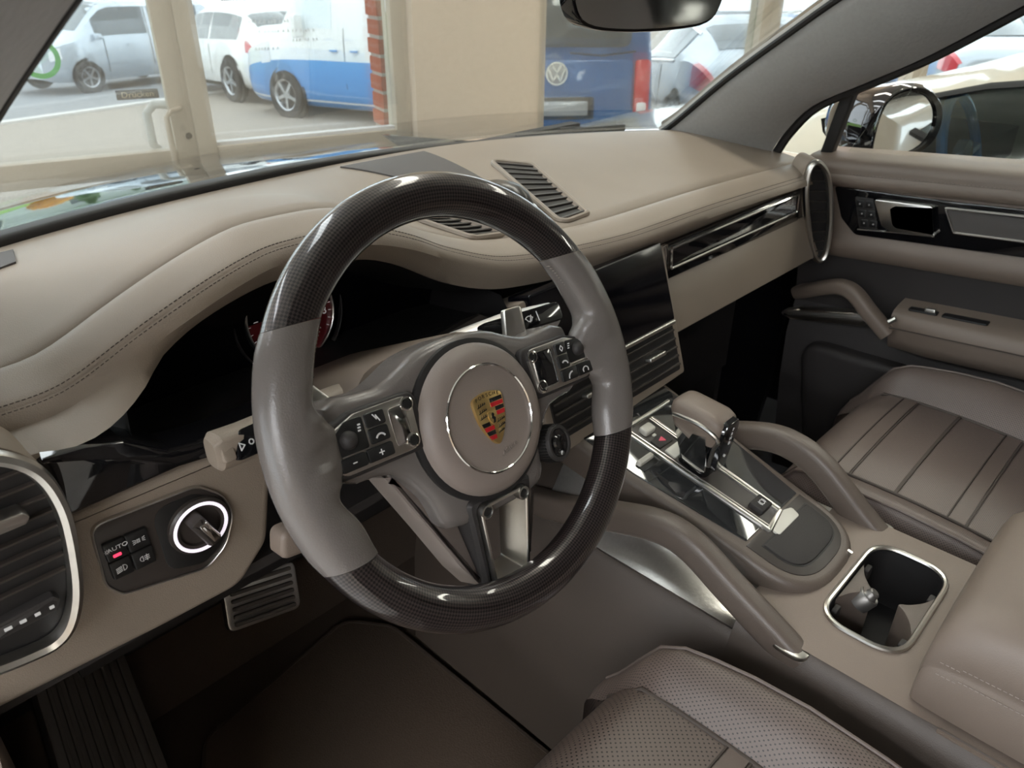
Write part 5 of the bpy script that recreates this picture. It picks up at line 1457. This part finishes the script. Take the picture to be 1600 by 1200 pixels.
# ------------------------------------------------------------------ passenger door (local: x rearwards, y up, z into the cabin)
DM_ = frame((.70, .14, .655), (0, -1, .08), (0, .08, 1))
dd = thing('passenger_door', 'taupe passenger door with black trim, silver handle and armrest', 'car door', M=DM_)
def drow(x):
    pr = [(-.10, .055), (-.05, .0555), (-.012, .054), (.006, .050), (.014, .042), (.016, .034), (.0145, .0262), (.0152, .0245), (.0165, .023), (.018, .012), (.012, .0035), (.004, .001), (.004, -.082 - .0), (.012, -.092), (.016, -.104), (.012, -.122), (.002, -.130)]
    return [(x, y, z) for z, y in pr]
mesh('upper_panel', *grid([drow(x) for x in lin(-.062, 1.15, 24)]), 'taupe_dark', dd, angle=50)
mesh('mid_panel', *thick([[(x, y, z) for y, z in ((-.126, -.004), (-.20, -.010), (-.24, -.012))] for x in lin(-.062, 1.15, 10)], (0, 0, -.02)), 'door_dark', dd)
mesh('lower_panel', *thick([[(x, y, z) for y, z in ((-.235, -.012), (-.27, .0), (-.30, .012), (-.40, .020), (-.62, .010))] for x in lin(-.062, 1.15, 10)], (0, 0, -.03)), 'door_dark', dd)
tq = rpoly([(-.004, .0015), (.016, -.055), (.045, -.083), (1.05, -.074), (1.05, -.005), (.20, -.003)], [.004, .02, .02, .01, .01, .2], 5)
dt = mesh('gloss_trim', *prism(tq, -.004, .0075, .002), 'gloss_black', dd)
sb = mesh('memory_keypad', *prism(rpoly([(.036, -.012), (.070, -.013), (.086, -.068), (.052, -.069)], .004), .006, .0095, .001), 'soft_black', dt)
for i in range(2):
    for j in range(3):
        x = .048 + i * .0165 + j * .0062; y = -.024 - j * .017
        b = mesh('memory_button', *prism(rrect(x, y, .013, .013, .002), .009, .0112, .0008), 'button_black', sb)
        mesh('button_mark', *prism(circ(x, y, .0016, 10), .011, .0117), 'print_grey', b)
mesh('keypad_chrome', *tube([(.050, -.071, .010), (.115, -.0675, .010), (.182, -.0655, .010)], .0013, 6), 'satin_silver', dt)
ho = rpoly([(.073, -.0115), (.168, -.0120), (.1735, -.0150), (.1655, -.0195), (.112, -.0205), (.105, -.026), (.113, -.052), (.120, -.0565), (.181, -.0575), (.1845, -.0620), (.176, -.0650), (.110, -.0650), (.094, -.058)], [.004, .002, .002, .002, .004, .004, .004, .004, .002, .002, .002, .008, .008], 3)
hd_ = mesh('release_handle', *prism(ho, .004, .018, .0014, 2), 'satin_silver', dt)
mesh('handle_bowl', *prism(rpoly([(.108, -.021), (.168, -.020), (.180, -.0575), (.118, -.0565)], .005), .0065, .0085), 'matte_black', dt)
so_ = rpoly([(.1868, -.0125), (.58, -.0095), (.59, -.0545), (.2095, -.0560)], [.004, .01, .01, .006], 4)
sf = mesh('speaker_frame', *ringprism(so_, inset(so_, .004), .005, .0125, .0015), 'satin_silver', dt)
mesh('speaker_grille', *prism(inset(so_, .004), .005, .0095), 'speaker_mesh', sf)
V, F = [], []
for d in (.0035, -.0035):
    x = .02
    while x < .95:
        v, f = tube([(x, .0245 + d, .0150 + (.0012 if d < 0 else .0004)), (x + .004, .0245 + d, .0150 + (.0012 if d < 0 else .0004))], .0006, 4, up=(0, 1, 0))
        k = len(V); V += v; F += [tuple(i + k for i in q) for q in f]
        x += .0062
o = mesh('seam_thread', V, F, 'stitch_pale', dd, smooth=False); o['kind'] = 'stuff'
# armrest with pull handle
rows = []
for x in lin(.148, 1.05, 14):
    e = min(1, (x - .148) / .03) ** .5
    rows.append([(x, y, z * (0.80 + .2 * e)) for y, z in ((-.190, -.01), (-.193, .03), (-.198, .058), (-.205, .066), (-.222, .070), (-.226, .0695), (-.245, .068), (-.268, .058), (-.278, .03), (-.28, -.01))])
vs, fs = grid(rows); n0 = len(rows[0]); fs.append(tuple(range(n0)))
am = mesh('armrest', vs, fs, 'taupe_dark', dd, angle=50)
mesh('armrest_seam', *tube([(x, -.2225, .0705) for x in lin(.152, 1.04, 10)], .0012, 6, up=(0, 0, 1)), 'stitch', am)
dw = mesh('window_switch_well', *(lambda vf: ([(p[0], -.1945 + p[2], .033 - p[1]) for p in vf[0]], vf[1]))(prism(rrect(.194, 0, .048, .018, .004), 0, .003, .001)), 'matte_black', am)
mesh('window_switch', *(lambda vf: ([(p[0], -.193 + p[2], .033 - p[1]) for p in vf[0]], vf[1]))(prism(rrect(.205, 0, .018, .010, .002), 0, .007, .002)), 'satin_silver', dw)
mesh('storage_well', *(lambda vf: ([(p[0], -.1945 + p[2], .033 - p[1]) for p in vf[0]], vf[1]))(prism(rrect(.262, 0, .072, .020, .004), 0, .003, .001)), 'matte_black', am)
pth = catmull([(-.05, -.215, .0), (-.02, -.200, .022), (.02, -.180, .045), (.052, -.170, .055), (.080, -.176, .060), (.112, -.205, .062), (.150, -.240, .060)], 5)
ph_ = mesh('pull_handle', *sweep(pth, rrect(0, 0, .026, .034, .010, 4), up=(0, 0, 1)), 'taupe_dark', dd)
mesh('chrome_foot', *tube([(.150, -.213, .070), (.160, -.205, .066)], .005, 8), 'satin_silver', ph_)
cb = rpoly([(-.079, -.258), (-.040, -.243), (.096, -.223), (.104, -.233), (.093, -.251), (-.050, -.268)], .006, 4)
mesh('silver_insert', *prism(cb, .0, .030, .008, 3), 'satin_silver', dd)
pk = rpoly([(-.02, -.30), (.26, -.315), (.34, -.40), (.30, -.60), (.02, -.60)], .04, 6)
mesh('door_pocket', *prism(pk, .0, .045, .016, 4), 'door_dark', dd)
# side glass and its frame
dg = thing('passenger_window', 'clear side window pane in the passenger door', 'window pane', (.74, -.2, .70))
gl_rows = [[(.755, .165, .69), (.755, -.30, .74), (.755, -.95, .80)], [(.70, .02, .95), (.70, -.35, .98), (.70, -.95, 1.02)], [(.655, -.12, 1.08), (.645, -.40, 1.14), (.645, -.95, 1.16)]]
mesh('pane', *thick(gl_rows, (.004, 0, 0)), 'side_glass', dg, world=True)
qp = thing('window_post', 'slim black post between quarter glass and side window', 'window post', (.74, .18, .69))
mesh('post', *sweep([(.745, .192, .69), (.735, .178, .75), (.722, .158, .84), (.712, .140, .90)], rrect(0, 0, .024, .022, .004, 3), up=(0, 1, 0)), 'matte_black', qp, world=True)
qg = thing('quarter_glass', 'small triangular quarter glass beside the windscreen pillar', 'window pane', (.74, .3, .69))
mesh('pane', *thick([[(.752, .30, .69), (.752, .19, .69)], [(.735, .20, .84), (.728, .165, .84)]], (.003, 0, 0)), 'side_glass', qg, world=True)
# ------------------------------------------------------------------ pillars, roof, windscreen
HDR = [(-.60, -.20, 1.185), (-.3, -.165, 1.215), (0, -.155, 1.222), (.3, -.165, 1.215), (.60, -.20, 1.185)]
def ws(t, s):
    """windscreen surface, t across -1..1, s 0 base .. 1 header"""
    x0 = .67 * t; b = Vector((x0, YB(x0) + .03, interp(ZB, x0) - .002))
    x1 = .585 * t; h = Vector((x1, -.155 - .13 * x1 * x1, 1.222 - .10 * x1 * x1))
    p = b.lerp(h, s)
    return p + Vector((0, .035, .05)) * sin(pi * s) * (1 - .25 * t * t)
wsn = thing('windscreen', 'curved clear windscreen above the dashboard', 'windscreen', (0, .55, .75))
mesh('pane', *thick([[ws(t, s) for s in lin(0, 1, 12)] for t in lin(-1, 1, 24)], (0, .004, .004)), 'windscreen_glass', wsn, world=True)
def pillar(name, label, s):
    t = thing(name, label, 'pillar trim', (s * .66, .4, .70))
    fr_ = [(.668, .505, .705), (.664, .44, .745), (.659, .30, .825), (.654, .17, .885), (.648, .05, .947), (.632, -.04, 1.0), (.60, -.14, 1.07), (.57, -.24, 1.16)] if s < 0 else [(.640, .505, .700), (.630, .455, .735), (.622, .352, .825), (.606, .235, .912), (.592, .150, .972), (.575, .02, 1.055), (.56, -.12, 1.13), (.55, -.24, 1.18)]
    re_ = [(.748, .30, .69), (.748, .22, .74), (.748, .12, .80), (.75, .0, .86), (.752, -.08, .92), (.758, -.16, .99), (.75, -.28, 1.10), (.72, -.40, 1.17)] if s < 0 else [(.700, .285, .690), (.700, .262, .735), (.695, .215, .790), (.688, .128, .838), (.676, .030, .892), (.655, -.11, .985), (.64, -.26, 1.08), (.63, -.40, 1.13)]
    fr_ = catmull(fr_, 4); re_ = catmull(re_, 4)
    rows = []
    for a, b in zip(fr_, re_):
        d = b - a
        row = []
        for k in range(11):
            u = k / 10
            p = a + d * u
            bul = Vector((-.022, -.006, -.012) if s > 0 else (-.004, 0, 0)) * sin(pi * u) ** .8
            row.append(p + bul)
        rows.append([(q.x * s, q.y, q.z) for q in row])
    mesh('cover', *thick(rows, (s * .03, .02, .015)), 'suede' if s > 0 else 'suede', t, world=True, angle=60)
    mesh('edge_strip', *tube([(p.x * s, p.y + .006, p.z + .003) for p in fr_], .006, 8), 'matte_black', t, world=True)
    mesh('rear_seal', *tube([((p.x + .012) * s, p.y - .006, p.z) for p in re_], .009, 8), 'matte_black', t, world=True)
    mesh('pillar_core', *thick([[(p.x * s + s * .030, p.y + .012, p.z + .01) for p in fr_], [(q.x * s + s * .04, q.y + .02, q.z + .012) for q in re_]], (s * .025, .02, .01)), 'car_black', t, world=True)
pillar('windscreen_pillar', 'grey suede covered windscreen pillar on the passenger side', 1)
pillar('windscreen_pillar', 'dark windscreen pillar edge in the upper left corner', -1)
rf = thing('car_roof', 'suede headliner and black outer roof above the seats', 'car roof', (0, -.9, 1.22))
rr = [[(x, y, z - .10 * x * x * (1 if abs(x) < .6 else 1.6)) for x in lin(-.70, .70, 13)] for y, z in ((-.16, 1.222), (-.3, 1.255), (-.6, 1.275), (-1.1, 1.275), (-1.7, 1.25))]
mesh('headliner', *thick(rr, (0, 0, .02)), 'suede', rf, world=True)
mesh('outer_skin', *thick([[(p[0], p[1] - .01, p[2] + .03) for p in r] for r in rr], (0, 0, .012)), 'car_black', rf, world=True)
# rear of the cabin: rear doors, bench, tailgate
rc = thing('rear_cabin', 'dark rear doors, bench and tailgate closing the back of the cabin', 'car body', (0, -1.5, 0))
for s in (1, -1):
    mesh('rear_door', *thick([[(s * .72, y, z) for z in (.0, .4, .74)] for y in ((-.98 if s > 0 else -.86), -1.4, -1.95)], (s * .05, 0, 0)), 'door_dark', rc, world=True)
    mesh('rear_side_window', *thick([[(s * (.75 - .13 * (z - .74)), y, z) for z in (.74, 1.0, 1.20)] for y in ((-.98 if s > 0 else -.95), -1.4, -1.9)], (s * .004, 0, 0)), 'tinted_glass', rc, world=True)
    mesh('centre_pillar', *thick([[(s * (.74 - .12 * max(0, z - .7)), y, z) for z in (.0, .4, .74, 1.0, 1.20)] for y in (-.86, -.98)], (s * .04, 0, 0)), 'soft_black', rc, world=True)
mesh('tailgate', *thick([[(x, -1.95 - .1 * (z < .8), z) for z in (.0, .5, .80)] for x in (-.75, 0, .75)], (0, -.05, 0)), 'door_dark', rc, world=True)
mesh('rear_window', *thick([[(x, -1.95 + (z - .8) * .6, z) for z in (.80, 1.0, 1.23)] for x in (-.68, 0, .68)], (0, -.004, 0)), 'tinted_glass', rc, world=True)
mesh('bench_cushion', *prism(rrect(0, -1.45, 1.25, .45, .06), .2, .42, .05, 3), 'seat_leather', rc, world=True)
mesh('bench_back', *thick([[(x, -1.66 - (z - .4) * .3, z) for z in (.4, .7, .95)] for x in (-.62, 0, .62)], (0, -.1, 0)), 'seat_leather', rc, world=True)
# bonnet of this car
bn = thing('bonnet', 'glossy black bonnet in front of the windscreen', 'bonnet', (0, 1.1, .5))
def bonnet(x, s):
    y = YB(min(abs(x), .8)) + .06 + s * (1.12 - .18 * x * x)
    z = .668 - .06 * s - .10 * s * s - .05 * x * x - (.12 * max(0, s - .85) / .15 if s > .85 else 0)
    z += .018 * math.exp(-((abs(x) - .56) / .12) ** 2) * (1 - .3 * s)
    return (x, y, z)
mesh('panel', *thick([[bonnet(x, s) for s in lin(0, 1, 16)] for x in lin(-.86, .86, 30)], (0, 0, -.012)), 'car_black', bn, world=True, angle=60)
mesh('cowl', *thick([[(x, YB(min(abs(x), .8)) + .02 + d, .735 - d * .9 - .04 * x * x) for d in (0, .03, .06)] for x in lin(-.78, .78, 20)], (0, 0, -.03)), 'matte_black', bn, world=True)
wp = thing('windscreen_wiper', 'black wiper arm resting at the foot of the windscreen', 'wiper', (.40, .60, .72))
mesh('blade', *tube(catmull([(.34, .625, .722), (.42, .605, .722), (.50, .58, .722), (.58, .55, .722)], 4), .007, 6), 'matte_black', wp, world=True)
mesh('arm', *tube([(.56, .60, .700), (.50, .595, .722), (.44, .605, .727)], .006, 6), 'soft_black', wp, world=True)
wj = thing('washer_jet', 'small black washer nozzle standing on the bonnet edge before the beige wall', 'washer nozzle', (.235, .72, .655))
mesh('nozzle', *(lambda vf: ([(.235 + p[0], .70 + p[2], .672 + p[1]) for p in vf[0]], vf[1]))(prism(rpoly([(-.024, -.02), (.024, -.02), (.014, .020), (.002, .024)], .003, 3), 0, .03, .006)), 'matte_black', wj, world=True)
# wing / body side of this car on the passenger side
bs = thing('body_side', 'black outer body side below the side windows', 'car body', (0, 0, -.2))
for s in (1, -1):
    ys = (-1.9, -.4, .2, .6, 1.0, 1.6) if s > 0 else (.30, .45, .6, .8, 1.2, 1.6)
    mesh('side_panel', *thick([[(s * x, y, z) for x, z in ((.775, .675 - max(0, y - .2) * .10), (.86, .60 - max(0, y - .2) * .09), (.93, .40), (.94, .1), (.90, -.2))] for y in ys], (-s * .015, 0, 0)), 'car_black', bs, world=True)
mesh('firewall', *join(box(0, .84, .14, 1.56, .03, 1.06), box(-.77, .60, .25, .02, .50, .80), box(.765, .60, .25, .02, .50, .80)), 'soft_black', bs, world=True, smooth=False)
# ------------------------------------------------------------------ mirrors
dmr = thing('door_mirror', 'round black door mirror outside the passenger window', 'door mirror', M=frame((.985, .145, .732), (.89, -.45, .03), (.010, .02, 1)))
ho_ = [(p.x, p.y) for p in catmull([(-.085, -.050, 0), (-.082, .02, 0), (-.060, .062, 0), (-.010, .078, 0), (.045, .068, 0), (.085, .036, 0), (.098, -.005, 0), (.085, -.045, 0), (.045, -.070, 0), (-.02, -.078, 0), (-.065, -.072, 0)], 4, True)]
rings = []
for k in range(8):
    a = k / 7
    q = inset(ho_, .002 + .060 * (1 - sqrt(max(0, 1 - a * a)) ) if k else 0)
    rings.append([(x * (1 - .25 * a * a) - .03 * a, y * (1 - .25 * a * a), -.17 * a) for x, y in q])
rings.insert(0, [(x, y, .012) for x, y in inset(ho_, .008)])
vs, fs = grid(rings, cv=True); n0 = len(ho_); fs.append(tuple(len(vs) - n0 + i for i in range(n0)))
hs_ = mesh('housing', vs, fs, 'car_black', dmr, angle=60)
mesh('rim', *ringprism(inset(ho_, .006), [(x * .92 - .006, y * .95) for x, y in inset(ho_, .012)], -.01, .014, .002), 'gloss_black', hs_)
gq = [(x * .92 - .006, y * .95) for x, y in inset(ho_, .013)]
mesh('mirror_glass', *prism(gq, -.02, .0085), 'mirror', dmr)
mesh('stem', *sweep([(-.06, -.055, -.04), (-.12, -.075, -.04), (-.20, -.085, -.05), (-.26, -.085, -.06)], rrect(0, 0, .05, .03, .012, 4), up=(0, 0, 1)), 'car_black', dmr)
ivm = thing('rear_view_mirror', 'black framed rear view mirror at the top of the windscreen', 'rear view mirror', M=frame((.050, .150, .998), (.97, -.20, 0), (.0, -.05, 1)))
io = [(p.x * .70, p.y) for p in catmull([(-.165, .02, 0), (-.160, -.018, 0), (-.13, -.040, 0), (-.05, -.0475, 0), (.06, -.0480, 0), (.14, -.042, 0), (.168, -.020, 0), (.172, .02, 0), (.14, .036, 0), (-.13, .036, 0)], 4, True)]
mesh('case', *prism(io, -.018, .004, .003), 'gloss_black', ivm)
mesh('mirror_glass', *prism(inset(io, .004), .001, .0048), 'mirror_dim', ivm)
mesh('mount', *tube([(0, .02, -.03), (0, .07, -.05), (0, .16, -.09)], .014, 10, up=(1, 0, 0)), 'soft_black', ivm)
